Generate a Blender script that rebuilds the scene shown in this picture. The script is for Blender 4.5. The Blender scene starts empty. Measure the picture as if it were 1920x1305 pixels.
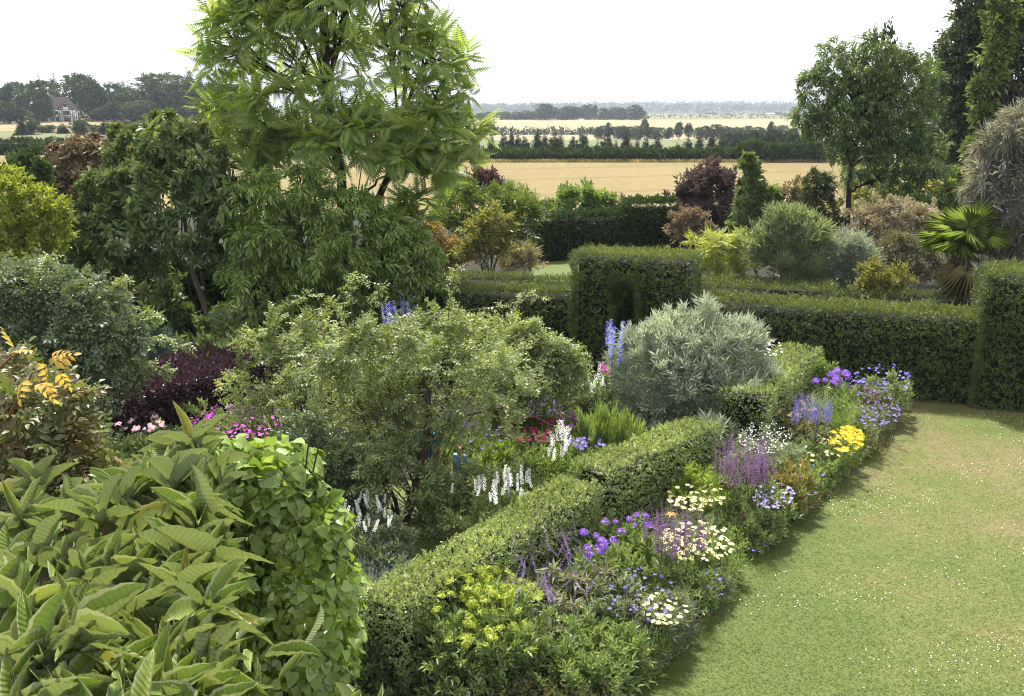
import bpy, math
import numpy as np
from mathutils import Matrix, Vector, Quaternion

# ------------------------------------------------------------------ camera, sky, sun, exposure
scene = bpy.context.scene
C = scene.collection
CAM_H, PITCH, FPX = 6.5, math.radians(13.4), 1884.0
cam_d = bpy.data.cameras.new("camera"); cam = bpy.data.objects.new("camera", cam_d); C.objects.link(cam)
cam.location = (0, 0, CAM_H); cam.rotation_euler = (math.pi / 2 - PITCH, 0, 0)
cam_d.sensor_width = 36.0; cam_d.lens = 36.0 * FPX / 1920.0
cam_d.clip_start = 0.05; cam_d.clip_end = 30000
scene.camera = cam

SUN_AZ, SUN_EL = math.radians(-6), math.radians(60)
world = bpy.data.worlds.new("World"); scene.world = world; world.use_nodes = True
wn, wl = world.node_tree.nodes, world.node_tree.links
bg = wn["Background"]; bg.inputs["Strength"].default_value = 0.1
sky = wn.new("ShaderNodeTexSky"); sky.sky_type = 'NISHITA'; sky.sun_disc = False
sky.sun_elevation = SUN_EL; sky.sun_rotation = SUN_AZ; sky.dust_density = 3.0; sky.air_density = 1.0
tc = wn.new("ShaderNodeTexCoord"); mp = wn.new("ShaderNodeMapping"); mp.inputs["Scale"].default_value = (1, 1, 3.2)
nz = wn.new("ShaderNodeTexNoise"); nz.inputs["Scale"].default_value = 2.3; nz.inputs["Detail"].default_value = 6
nz.inputs["Roughness"].default_value = 0.55
rp = wn.new("ShaderNodeValToRGB"); rp.color_ramp.elements[0].position = 0.40; rp.color_ramp.elements[1].position = 0.64
rp.color_ramp.elements[0].color = (2.75, 2.95, 3.3, 1); rp.color_ramp.elements[1].color = (8.2, 8.25, 8.3, 1)
mx = wn.new("ShaderNodeMix"); mx.data_type = 'RGBA'; mx.inputs[0].default_value = 0.86
wl.new(tc.outputs["Generated"], mp.inputs["Vector"]); wl.new(mp.outputs["Vector"], nz.inputs["Vector"])
wl.new(nz.outputs["Fac"], rp.inputs["Fac"]); wl.new(sky.outputs[0], mx.inputs[6]); wl.new(rp.outputs[0], mx.inputs[7])
wl.new(mx.outputs[2], bg.inputs["Color"])

sun_d = bpy.data.lights.new("sun", 'SUN'); sun_d.energy = 3.7; sun_d.angle = math.radians(6.0); sun_d.color = (1.0, 0.96, 0.9)
sun = bpy.data.objects.new("sun", sun_d); C.objects.link(sun)
sdir = Vector((math.sin(SUN_AZ) * math.cos(SUN_EL), math.cos(SUN_AZ) * math.cos(SUN_EL), math.sin(SUN_EL)))
sun.rotation_euler = sdir.to_track_quat('Z', 'Y').to_euler(); sun.location = sdir * 60

vs = scene.view_settings
vs.view_transform = 'Standard'; vs.look = 'None'; vs.exposure = 1.7; vs.gamma = 1.0; vs.use_curve_mapping = False
cy = scene.cycles
cy.max_bounces = 5; cy.diffuse_bounces = 3; cy.glossy_bounces = 2; cy.transmission_bounces = 4; cy.volume_bounces = 0
cy.transparent_max_bounces = 8; cy.use_denoising = True; cy.use_adaptive_sampling = False; cy.caustics_reflective = False; cy.caustics_refractive = False
cy.sample_clamp_indirect = 6; cy.denoising_prefilter = 'NONE'; cy.filter_width = 1.1

# ------------------------------------------------------------------ pixel rays -> places in the world
SP, CP = math.sin(PITCH), math.cos(PITCH)
def ray(px, py):
    a = (px - 960) / FPX; b = -(py - 652.5) / FPX
    return np.array([a, CP + b * SP, -SP + b * CP])
def G(px, py, z=0.0):                      # where that line of sight meets height z
    d = ray(px, py); t = (z - CAM_H) / d[2]
    return np.array([d[0] * t, d[1] * t, z])
def D(px, py, Y):                          # where it reaches distance Y
    d = ray(px, py); t = Y / d[1]
    return np.array([d[0] * t, Y, CAM_H + d[2] * t])

# ------------------------------------------------------------------ mesh helpers
RNG = np.random.default_rng
def unit(v):
    return v / np.maximum(np.linalg.norm(v, axis=-1, keepdims=True), 1e-9)

def mesh_from(name, V, F, mat, rnd=None, smooth=False, attrs=None):
    V = np.asarray(V, np.float32); F = np.asarray(F, np.int32)
    me = bpy.data.meshes.new(name)
    k = F.shape[1]
    me.vertices.add(len(V)); me.vertices.foreach_set("co", V.ravel())
    me.loops.add(F.size); me.loops.foreach_set("vertex_index", F.ravel())
    me.polygons.add(len(F)); me.polygons.foreach_set("loop_start", np.arange(0, F.size, k, dtype=np.int32))
    me.polygons.foreach_set("loop_total", np.full(len(F), k, np.int32))
    if smooth: me.polygons.foreach_set("use_smooth", np.ones(len(F), bool))
    if rnd is not None:
        at = me.attributes.new("rnd", 'FLOAT', 'POINT'); at.data.foreach_set("value", np.asarray(rnd, np.float32))
    for an, av in (attrs or {}).items():
        at = me.attributes.new(an, 'FLOAT', 'POINT'); at.data.foreach_set("value", np.asarray(av, np.float32))
    me.update(calc_edges=True)
    if mat is not None: me.materials.append(mat)
    return me

def link(name, me, parent=None, kind=None, loc=None):
    o = bpy.data.objects.new(name, me); C.objects.link(o)
    if parent is not None: o.parent = parent
    if kind: o["kind"] = kind
    if loc is not None: o.location = loc
    return o

def thing(name, label, cat, loc=(0, 0, 0), group=None):
    o = bpy.data.objects.new(name, None); C.objects.link(o); o.location = [float(c) for c in loc]
    o.empty_display_size = 0.2
    o["label"] = label; o["category"] = cat
    if group: o["group"] = group
    return o

def tag(o, label, cat, group=None):
    o["label"] = label; o["category"] = cat
    if group: o["group"] = group
    return o

class Geo:                                 # collects triangles
    def __init__(s): s.V = []; s.F = []; s.R = []; s.n = 0
    def add(s, V, F, R=None):
        V = np.asarray(V, float); F = np.asarray(F, int)
        s.V.append(V); s.F.append(F + s.n); s.R.append(np.full(len(V), 0.5) if R is None else np.asarray(R)); s.n += len(V)
        return s
    def quad(s, a, b, c, d): return s.add([a, b, c, d], [[0, 1, 2], [0, 2, 3]])
    def box(s, c, h, rz=0.0):
        c = np.array(c, float); h = np.array(h, float)
        v = np.array([[x, y, z] for x in (-1, 1) for y in (-1, 1) for z in (-1, 1)]) * h
        if rz:
            cs, sn = math.cos(rz), math.sin(rz); v = np.stack([v[:, 0] * cs - v[:, 1] * sn, v[:, 0] * sn + v[:, 1] * cs, v[:, 2]], 1)
        f = [[0, 1, 3], [0, 3, 2], [4, 6, 7], [4, 7, 5], [0, 4, 5], [0, 5, 1], [2, 3, 7], [2, 7, 6], [0, 2, 6], [0, 6, 4], [1, 5, 7], [1, 7, 3]]
        return s.add(v + c, f)
    def tube(s, P, r0, r1, sides=5):
        P = np.asarray(P, float); n = len(P)
        T = unit(np.gradient(P, axis=0)); ref = np.array([0.31, 0.2, 0.93]) if abs(T[0, 2]) < 0.9 else np.array([1.0, 0.1, 0])
        X = unit(np.cross(T, ref)); Y = np.cross(T, X)
        r = np.linspace(r0, r1, n)[:, None, None]; a = np.arange(sides) * 2 * math.pi / sides
        ring = P[:, None] + r * (np.cos(a)[None, :, None] * X[:, None] + np.sin(a)[None, :, None] * Y[:, None])
        i = np.arange(n - 1)[:, None] * sides; j = np.arange(sides)[None]; k = (j + 1) % sides
        q = np.stack([i + j, i + k, i + sides + k, i + sides + j], -1).reshape(-1, 4)
        return s.add(ring.reshape(-1, 3), np.concatenate([q[:, [0, 1, 2]], q[:, [0, 2, 3]]]))
    def mesh(s, name, mat, smooth=False):
        return mesh_from(name, np.concatenate(s.V), np.concatenate(s.F), mat, np.concatenate(s.R), smooth)
    def obj(s, name, mat, parent=None, kind=None, smooth=False, loc=None):
        return link(name, s.mesh(name, mat, smooth), parent, kind, loc)

def bez(a, b, c, n=6):
    t = np.linspace(0, 1, n)[:, None]; a, b, c = map(np.asarray, (a, b, c))
    return (1 - t) ** 2 * a + 2 * t * (1 - t) * b + t * t * c

# leaf templates: y along the leaf, x across, z up; triangles
def T_oval(fold=.14, droop=-.1, at=.45):
    return (np.array([[0, 0, 0], [-.5, at, fold], [0, 1, droop], [.5, at, fold]], float), np.array([[0, 3, 2], [0, 2, 1]]))
def T_leaf(fold=.1, droop=-.18):
    v = [[0, 0, 0], [-.36, .22, fold * .7], [-.48, .5, fold], [-.28, .78, fold * .5 + droop * .5], [0, 1, droop], [.28, .78, fold * .5 + droop * .5], [.48, .5, fold], [.36, .22, fold * .7], [0, .5, 0]]
    return (np.array(v), np.array([[8, i, (i + 1) % 8] for i in range(8)])[:, [0, 2, 1]])
def compose(parts):                        # [(template, pos, ydir, zhint, length, width)]
    g = Geo()
    for (tv, tf), p, yd, zh, L, W in parts:
        y = unit(np.array(yd, float)); x = unit(np.cross(y, np.array(zh, float))); z = np.cross(x, y)
        v = tv * np.array([L * W, L, L]); g.add(v @ np.stack([x, y, z]) + np.array(p, float), tf)
    return np.concatenate(g.V), np.concatenate(g.F)
def T_rosette(n, leaf, W, tilt=55, seed=0, zj=.15):
    r = RNG(seed); P = []
    for i in range(n):
        a = i * 2.4 + r.normal(0, .2); t = math.radians(tilt * (0.45 + 0.75 * (i + .5) / n) + r.normal(0, 7))
        d = (math.cos(a) * math.sin(t), math.cos(t), math.sin(a) * math.sin(t))
        P.append((leaf, (0, r.uniform(-zj, zj * .4), 0), d, (0, 1, 0), r.uniform(.8, 1.1), W))
    return compose(P)
def T_pinnate(pairs, ll, W, droop=.5, sw=55, leaf=None, rach=.012):
    leaf = leaf or T_oval(.06, -.12, .35); P = []; R = []
    for i in range(pairs):
        t = .16 + .84 * (i + .5) / pairs; z = -droop * t * t; sl = -2 * droop * t
        k = ll * (0.75 + .5 * math.sin(math.pi * min(1, t * .9 + .12))) * (1 if t < .85 else .8)
        for s in (-1, 1):
            a = math.radians(sw)
            P.append((leaf, (0, t, z), (s * math.sin(a), math.cos(a), sl * .6 - .22), (0, .1, 1), k, W))
    P.append((leaf, (0, 1, -droop), (0, 1, -1.6 * droop), (0, .3, 1), ll * .9, W))
    tv, tf = compose(P); g = Geo().add(tv, tf)
    for a, b in ((0, .5), (.5, 1)):
        za, zb = -droop * a * a, -droop * b * b
        g.add([[-rach, a, za], [rach, a, za], [0, b, zb]], [[0, 1, 2]])
    return np.concatenate(g.V), np.concatenate(g.F)
def T_sprig(n, leaf, W, L=.4, tw=0., seed=0, ang=50, twig=.02):      # a shoot with leaves along it
    r = RNG(seed); P = []
    for i in range(n):
        t = .12 + .88 * (i + .5) / n; a = i * math.pi + tw * i + r.normal(0, .25)
        s = math.radians(ang * (1.05 - .45 * t))
        P.append((leaf, (0, t * .85, 0), (math.cos(a) * math.sin(s), math.cos(s), math.sin(a) * math.sin(s)), (.1, -.4, 1), L * r.uniform(.8, 1.15), W))
    tv, tf = compose(P); g = Geo().add(tv, tf)
    if twig: g.add([[-twig, 0, 0], [twig, 0, 0], [0, .9, 0]], [[0, 1, 2]])
    return np.concatenate(g.V), np.concatenate(g.F)

def frames(pos, ydir, zhint, L):
    y = unit(ydir); x = unit(np.cross(y, zhint)); z = np.cross(x, y)
    return pos, x, y, z, np.broadcast_to(L, (len(pos),)).astype(float)
def inst(t, fr, W=1.0, rng=None):
    tv, tf = t; pos, x, y, z, L = fr; n, k = len(pos), len(tv)
    v = pos[:, None] + L[:, None, None] * (tv[None, :, 0, None] * W * x[:, None] + tv[None, :, 1, None] * y[:, None] + tv[None, :, 2, None] * z[:, None])
    f = (np.arange(n) * k)[:, None, None] + tf[None]
    r = np.repeat((rng or RNG(1)).random(n), k)
    return v.reshape(-1, 3), f.reshape(-1, 3), r
def mat_of(fr, i, W=1.0):
    pos, x, y, z, L = fr
    m = Matrix.Identity(4)
    for c, (ax, s) in enumerate(((x[i], L[i] * W), (y[i], L[i]), (z[i], L[i]))):
        for r in range(3): m[r][c] = float(ax[r] * s)
    for r in range(3): m[r][3] = float(pos[i][r])
    return m

def vnoise(P, s, seed=0):                  # cheap smooth noise -1..1
    P = np.asarray(P) * s; r = RNG(seed); o = 0
    for k in range(4):
        d = r.normal(size=3) * (1 + .7 * k); ph = r.uniform(0, 6.3, 2); e = r.normal(size=3) * (1 + .5 * k)
        o = o + np.sin(P @ d + ph[0] + 1.3 * np.sin(P @ e + ph[1])) / (1 + .4 * k)
    return o / 2.6

def cloud(lobes, n, seed, L=.1, per=1, spread=.15, shell=.4, bump=.18, up=.3, out=.8, rand=.6, nup=.8, nout=.3, zmin=.02, jit=.3, low=-.6, sag=0., keep=None, gap=.55, gscale=None, shoot=.16, slen=.34, clus=0, cr=None):
    """leaf frames over the surface layer of a union of ellipsoids"""
    r = RNG(seed); lobes = np.asarray(lobes, float)
    w = (lobes[:, 3] * lobes[:, 4] + lobes[:, 3] * lobes[:, 5] + lobes[:, 4] * lobes[:, 5]); w = w / w.sum()
    P = np.zeros((0, 3)); O = np.zeros((0, 3)); tries = 0; rm = lobes[:, 3].mean(); gs = gscale or 2.2 / max(rm, .05)
    while len(P) < n and tries < 40:
        tries += 1; m = int((n - len(P)) * 1.7) + 20
        k = r.choice(len(lobes), m, p=w); c = lobes[k, :3]; e = lobes[k, 3:6]
        d = unit(r.normal(size=(m, 3))); ok = d[:, 2] > low + r.normal(0, .1, m)
        q = 1 - shell * r.random(m) ** 1.6
        q = q * (1 + bump * vnoise(d * 1.6 + c * 1.7, 1.6, seed + 5) + .5 * bump * vnoise(d * 3 + c, 2.1, seed + 9))
        p = c + d * e * q[:, None]
        for lb in lobes:
            ins = (((p - lb[:3]) / lb[3:6]) ** 2).sum(1) < .42
            ok &= ~(ins & (r.random(m) < .85))
        ok &= p[:, 2] > zmin
        ok &= (d[:, 1] < .3) | (r.random(m) < .3)      # thin the side turned away
        if gap: ok &= (vnoise(p, gs, seed + 21) > -.15) | (r.random(m) > gap)
        if keep is not None: ok &= keep(p)
        P = np.concatenate([P, p[ok]]); O = np.concatenate([O, unit(d / e)[ok]])
    P, O = P[:n], O[:n]
    if clus:                               # gather the leaves into tufts with gaps between
        kc = max(1, n // clus); P, O = np.repeat(P[:kc], clus, 0), np.repeat(O[:kc], clus, 0); m = len(P)
        rad = np.repeat((cr or .27 * np.sort(lobes[:, 3])[len(lobes) // 2]) * r.uniform(.55, 1.5, kc), clus)
        d = unit(r.normal(size=(m, 3)) + O * .5 + np.array([0, 0, .45])); P = P + d * (rad * r.random(m) ** .4)[:, None] * np.array([1, 1, .62]); O = unit(O * .45 + d); P[:, 2] = np.maximum(P[:, 2], zmin); n = m
    if shoot:                              # some leaves move out along projecting shoots
        ns = int(n * shoot); q = 9; k = r.choice(len(P), max(1, ns // q)); sd = unit(O[k] * .8 + r.normal(0, .35, (len(k), 3)) + np.array([0, 0, .25 + .5 * up - .6 * sag]))
        ls = slen * rm * r.uniform(.4, 1.2, len(k)); t = r.random((len(k), q)) ; sp = P[k][:, None] + sd[:, None] * (ls[:, None] * t)[..., None] - np.array([0, 0, 1.]) * (.35 * ls[:, None] * t ** 2)[..., None]
        m2 = len(k) * q; sp = sp.reshape(-1, 3); P[:m2] = sp[:len(P[:m2])]; O[:m2] = np.repeat(sd, q, 0)[:len(O[:m2])]; P[:, 2] = np.maximum(P[:, 2], zmin)
    if per > 1:
        cd = unit(O + r.normal(0, .5, P.shape))
        P = np.repeat(P, per, 0); O = np.repeat(O, per, 0)
        P = P + r.normal(0, spread, P.shape) * np.array([1, 1, .7])
        P[:, 2] = np.maximum(P[:, 2], zmin)
    m = len(P)
    yd = O * out + r.normal(0, rand, (m, 3)) + np.array([0, 0, up]); yd[:, 2] -= sag
    zh = np.array([0, 0, nup]) + O * nout + r.normal(0, .45, (m, 3))
    return frames(P, yd, zh, L * (1 + jit * r.uniform(-1, 1, m)))

# ------------------------------------------------------------------ materials
def lin(c, k=1.0):
    c = np.array(c, float) / 255
    return tuple(np.where(c <= .04045, c / 12.92, ((c + .055) / 1.055) ** 2.4) * k) + (1.0,)
MATS = {}; LEAFK = 1.6
def leafmat(name, cols, k=.5, trans=.3, rough=.45, spec=.3, tcol=None, nscale=.8, namp=.25, objr=1.0):
    if name in MATS: return MATS[name]
    m = bpy.data.materials.new(name); m.use_nodes = True; N, Lk = m.node_tree.nodes, m.node_tree.links
    N.clear(); out = N.new("ShaderNodeOutputMaterial"); b = N.new("ShaderNodeBsdfPrincipled"); t = N.new("ShaderNodeBsdfTranslucent")
    at = N.new("ShaderNodeAttribute"); at.attribute_name = "rnd"; oi = N.new("ShaderNodeObjectInfo")
    ad = N.new("ShaderNodeMath"); ad.operation = 'ADD'; fr = N.new("ShaderNodeMath"); fr.operation = 'FRACT'
    Lk.new(at.outputs["Fac"], ad.inputs[0])
    ad.inputs[1].default_value = 0
    if objr: Lk.new(oi.outputs["Random"], ad.inputs[1])
    Lk.new(ad.outputs[0], fr.inputs[0])
    cr = N.new("ShaderNodeValToRGB"); e = cr.color_ramp.elements
    while len(e) < len(cols): e.new(.5)
    for i, c in enumerate(cols):
        e[i].position = i / (len(cols) - 1) if len(cols) > 1 else 0; e[i].color = lin(c, k * LEAFK)
    Lk.new(fr.outputs[0], cr.inputs[0])
    tx = N.new("ShaderNodeTexCoord"); no = N.new("ShaderNodeTexNoise"); no.inputs["Scale"].default_value = nscale; no.inputs["Detail"].default_value = 3
    mr = N.new("ShaderNodeMapRange"); mr.inputs[1].default_value = .3; mr.inputs[2].default_value = .7; mr.inputs[3].default_value = 1 - namp; mr.inputs[4].default_value = 1 + namp
    hs = N.new("ShaderNodeHueSaturation"); hs.inputs["Saturation"].default_value = 0.95
    Lk.new(tx.outputs["Object"], no.inputs["Vector"]); Lk.new(no.outputs["Fac"], mr.inputs[0]); Lk.new(mr.outputs[0], hs.inputs["Value"]); Lk.new(cr.outputs[0], hs.inputs["Color"])
    Lk.new(hs.outputs[0], b.inputs["Base Color"]); b.inputs["Roughness"].default_value = rough; b.inputs["Specular IOR Level"].default_value = spec
    tm = N.new("ShaderNodeMix"); tm.data_type = 'RGBA'; tm.blend_type = 'MULTIPLY'; tm.inputs[0].default_value = 1
    tm.inputs[7].default_value = tcol or (1.5, 1.45, .7, 1); Lk.new(hs.outputs[0], tm.inputs[6]); Lk.new(tm.outputs[2], t.inputs["Color"])
    ms = N.new("ShaderNodeMixShader"); ms.inputs[0].default_value = trans
    Lk.new(b.outputs[0], ms.inputs[1]); Lk.new(t.outputs[0], ms.inputs[2]); Lk.new(ms.outputs[0], out.inputs[0])
    MATS[name] = m; return m
def petalmat(name, cols, k=.6, trans=.25, objr=1.0): return leafmat(name, cols, k, trans, .6, .15, (1.1, 1.1, 1.1, 1), 3., .08, objr)
def solid(name, c1, c2=None, k=.5, scale=8., rough=.8, bump=.3, stretch=(1, 1, 1), spec=.25, bdist=.02):
    if name in MATS: return MATS[name]
    m = bpy.data.materials.new(name); m.use_nodes = True; N, Lk = m.node_tree.nodes, m.node_tree.links
    b = N["Principled BSDF"]; tx = N.new("ShaderNodeTexCoord"); mp = N.new("ShaderNodeMapping"); mp.inputs["Scale"].default_value = stretch
    no = N.new("ShaderNodeTexNoise"); no.inputs["Scale"].default_value = scale; no.inputs["Detail"].default_value = 6
    cr = N.new("ShaderNodeValToRGB"); cr.color_ramp.elements[0].position = .3; cr.color_ramp.elements[1].position = .7
    cr.color_ramp.elements[0].color = lin(c1, k); cr.color_ramp.elements[1].color = lin(c2 or c1, k)
    bp = N.new("ShaderNodeBump"); bp.inputs["Strength"].default_value = bump; bp.inputs["Distance"].default_value = bdist
    Lk.new(tx.outputs["Object"], mp.inputs[0]); Lk.new(mp.outputs[0], no.inputs["Vector"]); Lk.new(no.outputs["Fac"], cr.inputs[0]); Lk.new(cr.outputs[0], b.inputs["Base Color"])
    Lk.new(no.outputs["Fac"], bp.inputs["Height"]); Lk.new(bp.outputs[0], b.inputs["Normal"])
    b.inputs["Roughness"].default_value = rough; b.inputs["Specular IOR Level"].default_value = spec
    MATS[name] = m; return m
BARK = solid("bark_brown", (92, 80, 64), (60, 52, 42), .5, 6, .9, .6, (4, 4, 1))
BARK2 = solid("bark_dark", (70, 62, 52), (44, 38, 32), .5, 6, .9, .6, (4, 4, 1))
STEM = solid("green_stem", (120, 130, 80), (90, 100, 60), .45, 12, .7, .1)
CANE = solid("rose_cane", (130, 105, 75), (110, 120, 70), .45, 5, .7, .1)
# ------------------------------------------------------------------ terrain: one sheet cut into its fields
def _ip(y, t): return np.interp(y, [a for a, b in t], [b for a, b in t])
ZR = [(-20, 0), (127, 0), (165, -1.5), (300, -3.8), (430, -6.3), (600, -7.7), (900, -3.4), (950, -3.2), (1600, -3.9), (2500, -4.8), (3400, 8), (4200, 19), (5200, 12), (6500, 4), (9500, 66), (11000, 40), (13000, 0)]
ZL = [(-20, 0), (146, 0), (230, .4), (340, 1.6), (372, 1.85), (450, 2.6), (650, 3.4), (1600, -3), (2500, -4.8), (3400, 5), (4200, 12), (5200, 8), (6500, 4), (9500, 60), (11000, 40), (13000, 0)]
def ground_z(x, y):
    u = np.asarray(x) / (np.asarray(y) + 20.0); s = np.clip((u + .26) / .16, 0, 1); s = s * s * (3 - 2 * s)
    z = _ip(y, ZL) * (1 - s) + _ip(y, ZR) * s
    far = np.clip((np.asarray(y) - 2600) / 1500, 0, 1)
    hill = np.interp(u, [-1.2, -.1, -.02, .02, .06, .11, .2, .3, .45, 1.2], [.5, .5, .45, .55, .9, 1.05, 1.12, 1.05, .7, .6])
    far2 = np.clip((np.asarray(y) - 6500) / 2000, 0, 1)
    hill2 = np.interp(u, [-1.2, -.15, -.05, -.02, .0, .015, .03, .06, .1, 1.2], [.3, .3, .45, .7, 1.0, .95, 1.15, .7, .35, .2])
    return z * ((1 - far) + far * ((1 - far2) * hill + far2 * hill2))
ys = np.concatenate([np.arange(-20, 62, 8.), [62, 66, 72, 80, 90, 100, 112, 122, 127, 134, 146, 156, 165, 180, 200, 235, 270, 300, 340, 372, 430, 480, 540, 600, 680, 760, 840, 900, 950, 1100, 1350, 1600, 2000, 2500], np.arange(2700, 5400, 220.), np.arange(5600, 9000, 500.), np.arange(9100, 11100, 300.), [12000, 13000]])
us = np.concatenate([np.linspace(-1.3, -.32, 22), np.linspace(-.3, .5, 81), np.linspace(.53, 1.3, 18)])
YY, UU = np.meshgrid(ys, us, indexing='ij'); XX = UU * (YY + 20 + 40 * (YY < 20)); ZZ = ground_z(XX, YY)
TV = np.stack([XX, YY, ZZ], -1).reshape(-1, 3); nc = len(us)
ii, jj = np.meshgrid(np.arange(len(ys) - 1), np.arange(nc - 1), indexing='ij')
TQ = np.stack([ii * nc + jj, ii * nc + jj + 1, (ii + 1) * nc + jj + 1, (ii + 1) * nc + jj], -1).reshape(-1, 4)
cyq = (ys[:-1] + ys[1:])[ii].ravel() / 2; cuq = (us[:-1] + us[1:])[jj].ravel() / 2

def fieldmat(name, c1, c2, c3=None, k=.5, s1=.02, s2=1.5, stretch=(1, .25, 1), bump=.4, bd=.1, rough=.9, track=None):
    m = bpy.data.materials.new(name); m.use_nodes = True; N, Lk = m.node_tree.nodes, m.node_tree.links
    b = N["Principled BSDF"]; tx = N.new("ShaderNodeTexCoord"); mp = N.new("ShaderNodeMapping"); mp.inputs["Scale"].default_value = stretch
    Lk.new(tx.outputs["Object"], mp.inputs[0])
    a = N.new("ShaderNodeTexNoise"); a.inputs["Scale"].default_value = s1; a.inputs["Detail"].default_value = 5
    f = N.new("ShaderNodeTexNoise"); f.inputs["Scale"].default_value = s2; f.inputs["Detail"].default_value = 5; f.inputs["Roughness"].default_value = .65
    for n in (a, f): Lk.new(mp.outputs[0], n.inputs["Vector"])
    md = N.new("ShaderNodeMath"); md.operation = 'MULTIPLY_ADD'; md.inputs[1].default_value = .45; Lk.new(f.outputs["Fac"], md.inputs[0])
    ml = N.new("ShaderNodeMath"); ml.operation = 'MULTIPLY'; ml.inputs[1].default_value = .55; Lk.new(a.outputs["Fac"], ml.inputs[0]); Lk.new(ml.outputs[0], md.inputs[2])
    cr = N.new("ShaderNodeValToRGB"); e = cr.color_ramp.elements; e[0].position = .36; e[1].position = .64
    e[0].color = lin(c1, k); e[1].color = lin(c2, k)
    if c3: q = e.new(.5); q.color = lin(c3, k)
    Lk.new(md.outputs[0], cr.inputs[0]); col = cr.outputs[0]
    if track:
        w = N.new("ShaderNodeTexWave"); w.wave_type = 'BANDS'; w.bands_direction = 'X'; w.inputs["Scale"].default_value = track[0]; w.inputs["Distortion"].default_value = 3.; w.inputs["Detail"].default_value = 2; w.inputs["Detail Scale"].default_value = .15
        mq = N.new("ShaderNodeMapping"); mq.inputs["Rotation"].default_value = (0, 0, track[1]); Lk.new(tx.outputs["Object"], mq.inputs[0]); Lk.new(mq.outputs[0], w.inputs["Vector"])
        rr = N.new("ShaderNodeValToRGB"); rr.color_ramp.elements[0].position = .955; rr.color_ramp.elements[1].position = .99
        rr.color_ramp.elements[0].color = (0, 0, 0, 1); rr.color_ramp.elements[1].color = (track[2],) * 3 + (1,); Lk.new(w.outputs["Fac"], rr.inputs[0])
        mm = N.new("ShaderNodeMix"); mm.data_type = 'RGBA'; mm.inputs[7].default_value = lin(track[3], k); Lk.new(rr.outputs[0], mm.inputs[0]); Lk.new(col, mm.inputs[6]); col = mm.outputs[2]
    Lk.new(col, b.inputs["Base Color"]); b.inputs["Roughness"].default_value = rough; b.inputs["Specular IOR Level"].default_value = .1
    bp = N.new("ShaderNodeBump"); bp.inputs["Strength"].default_value = bump; bp.inputs["Distance"].default_value = bd
    Lk.new(f.outputs["Fac"], bp.inputs["Height"]); Lk.new(bp.outputs[0], b.inputs["Normal"]); return m
M_SOIL = solid("garden_soil", (70, 62, 44), (64, 74, 40), .24, 1.2, .95, .6, bdist=.05)
M_WHEAT = fieldmat("ripe_wheat", (196, 172, 112), (226, 206, 148), (212, 188, 128), .23, .03, 1.1, (1, .35, 1), .7, .25, track=(.02, 1.15, .38, (168, 140, 84)))
M_PAST = fieldmat("pasture_grass", (132, 146, 92), (172, 172, 120), None, .32, .012, .2, (1, .3, 1), .3, .2)
M_TAN = fieldmat("distant_stubble", (196, 180, 134), (216, 198, 152), None, .34, .006, .05, (1, .5, 1), .3, .3)
M_DRY = fieldmat("dry_grass_bank", (190, 170, 128), (150, 146, 98), (204, 182, 140), .36, .05, .5, (1, 1, 1), .5, .3)
M_FARM = fieldmat("distant_farmland", (120, 136, 84), (214, 194, 144), (160, 156, 104), .32, .003, .01, (1, 4, 1), .2, .3)
M_HILL = fieldmat("wooded_hill", (58, 76, 48), (104, 114, 72), (74, 92, 56), .42, .004, .02, (1, 1.4, 1), .5, 4)
left = cuq < -.14
patch = np.full(len(TQ), 0)
patch[(cyq > 62)] = 1
patch[cyq > 127] = 2; patch[(cuq < -.3) & (cyq > 127) & (cyq < 146)] = 1
patch[left & (cyq > 270) & (cyq < 450)] = 3
patch[(~left) & (cyq > 430) & (cyq < 950)] = 4
patch[(cyq > 950) & (cyq < 2500)] = 5; patch[cyq > 2500] = 6
for k, (nm, m) in enumerate((("garden_ground", M_SOIL), ("wheat_field", M_WHEAT), ("pasture_field", M_PAST), ("grass_bank", M_DRY), ("stubble_field", M_TAN), ("farmland", M_FARM), ("hills", M_HILL))):
    q = TQ[patch == k]; idx, inv = np.unique(q, return_inverse=True)
    o = link(nm, mesh_from(nm, TV[idx], inv.reshape(-1, 4), m, None, True), kind="structure")

# ------------------------------------------------------------------ the lawn with its edge, blades and clover
LAWN_PX = [(1100, 1390), (1170, 1305), (1232, 1248), (1290, 1190), (1345, 1132), (1376, 1094), (1368, 1066), (1350, 1050), (1385, 1044), (1425, 1036), (1445, 1020), (1492, 976), (1540, 930), (1582, 892), (1622, 852), (1656, 815), (1684, 785), (1702, 765), (1712, 748)]
lawn_edge = np.array([G(*p, .05)[:2] for p in LAWN_PX])
LP = np.concatenate([[[lawn_edge[0, 0] - 1.0, 4.0]], lawn_edge, [[20, lawn_edge[-1, 1] + .2], [20, 4.0]]])
def in_poly(p, poly):
    x, y = p[:, 0], p[:, 1]; c = np.zeros(len(p), bool)
    for (x0, y0), (x1, y1) in zip(poly, np.roll(poly, -1, 0)):
        c ^= ((y0 > y) != (y1 > y)) & (x < (x1 - x0) * (y - y0) / (y1 - y0 + 1e-12) + x0)
    return c
import bmesh
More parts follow.
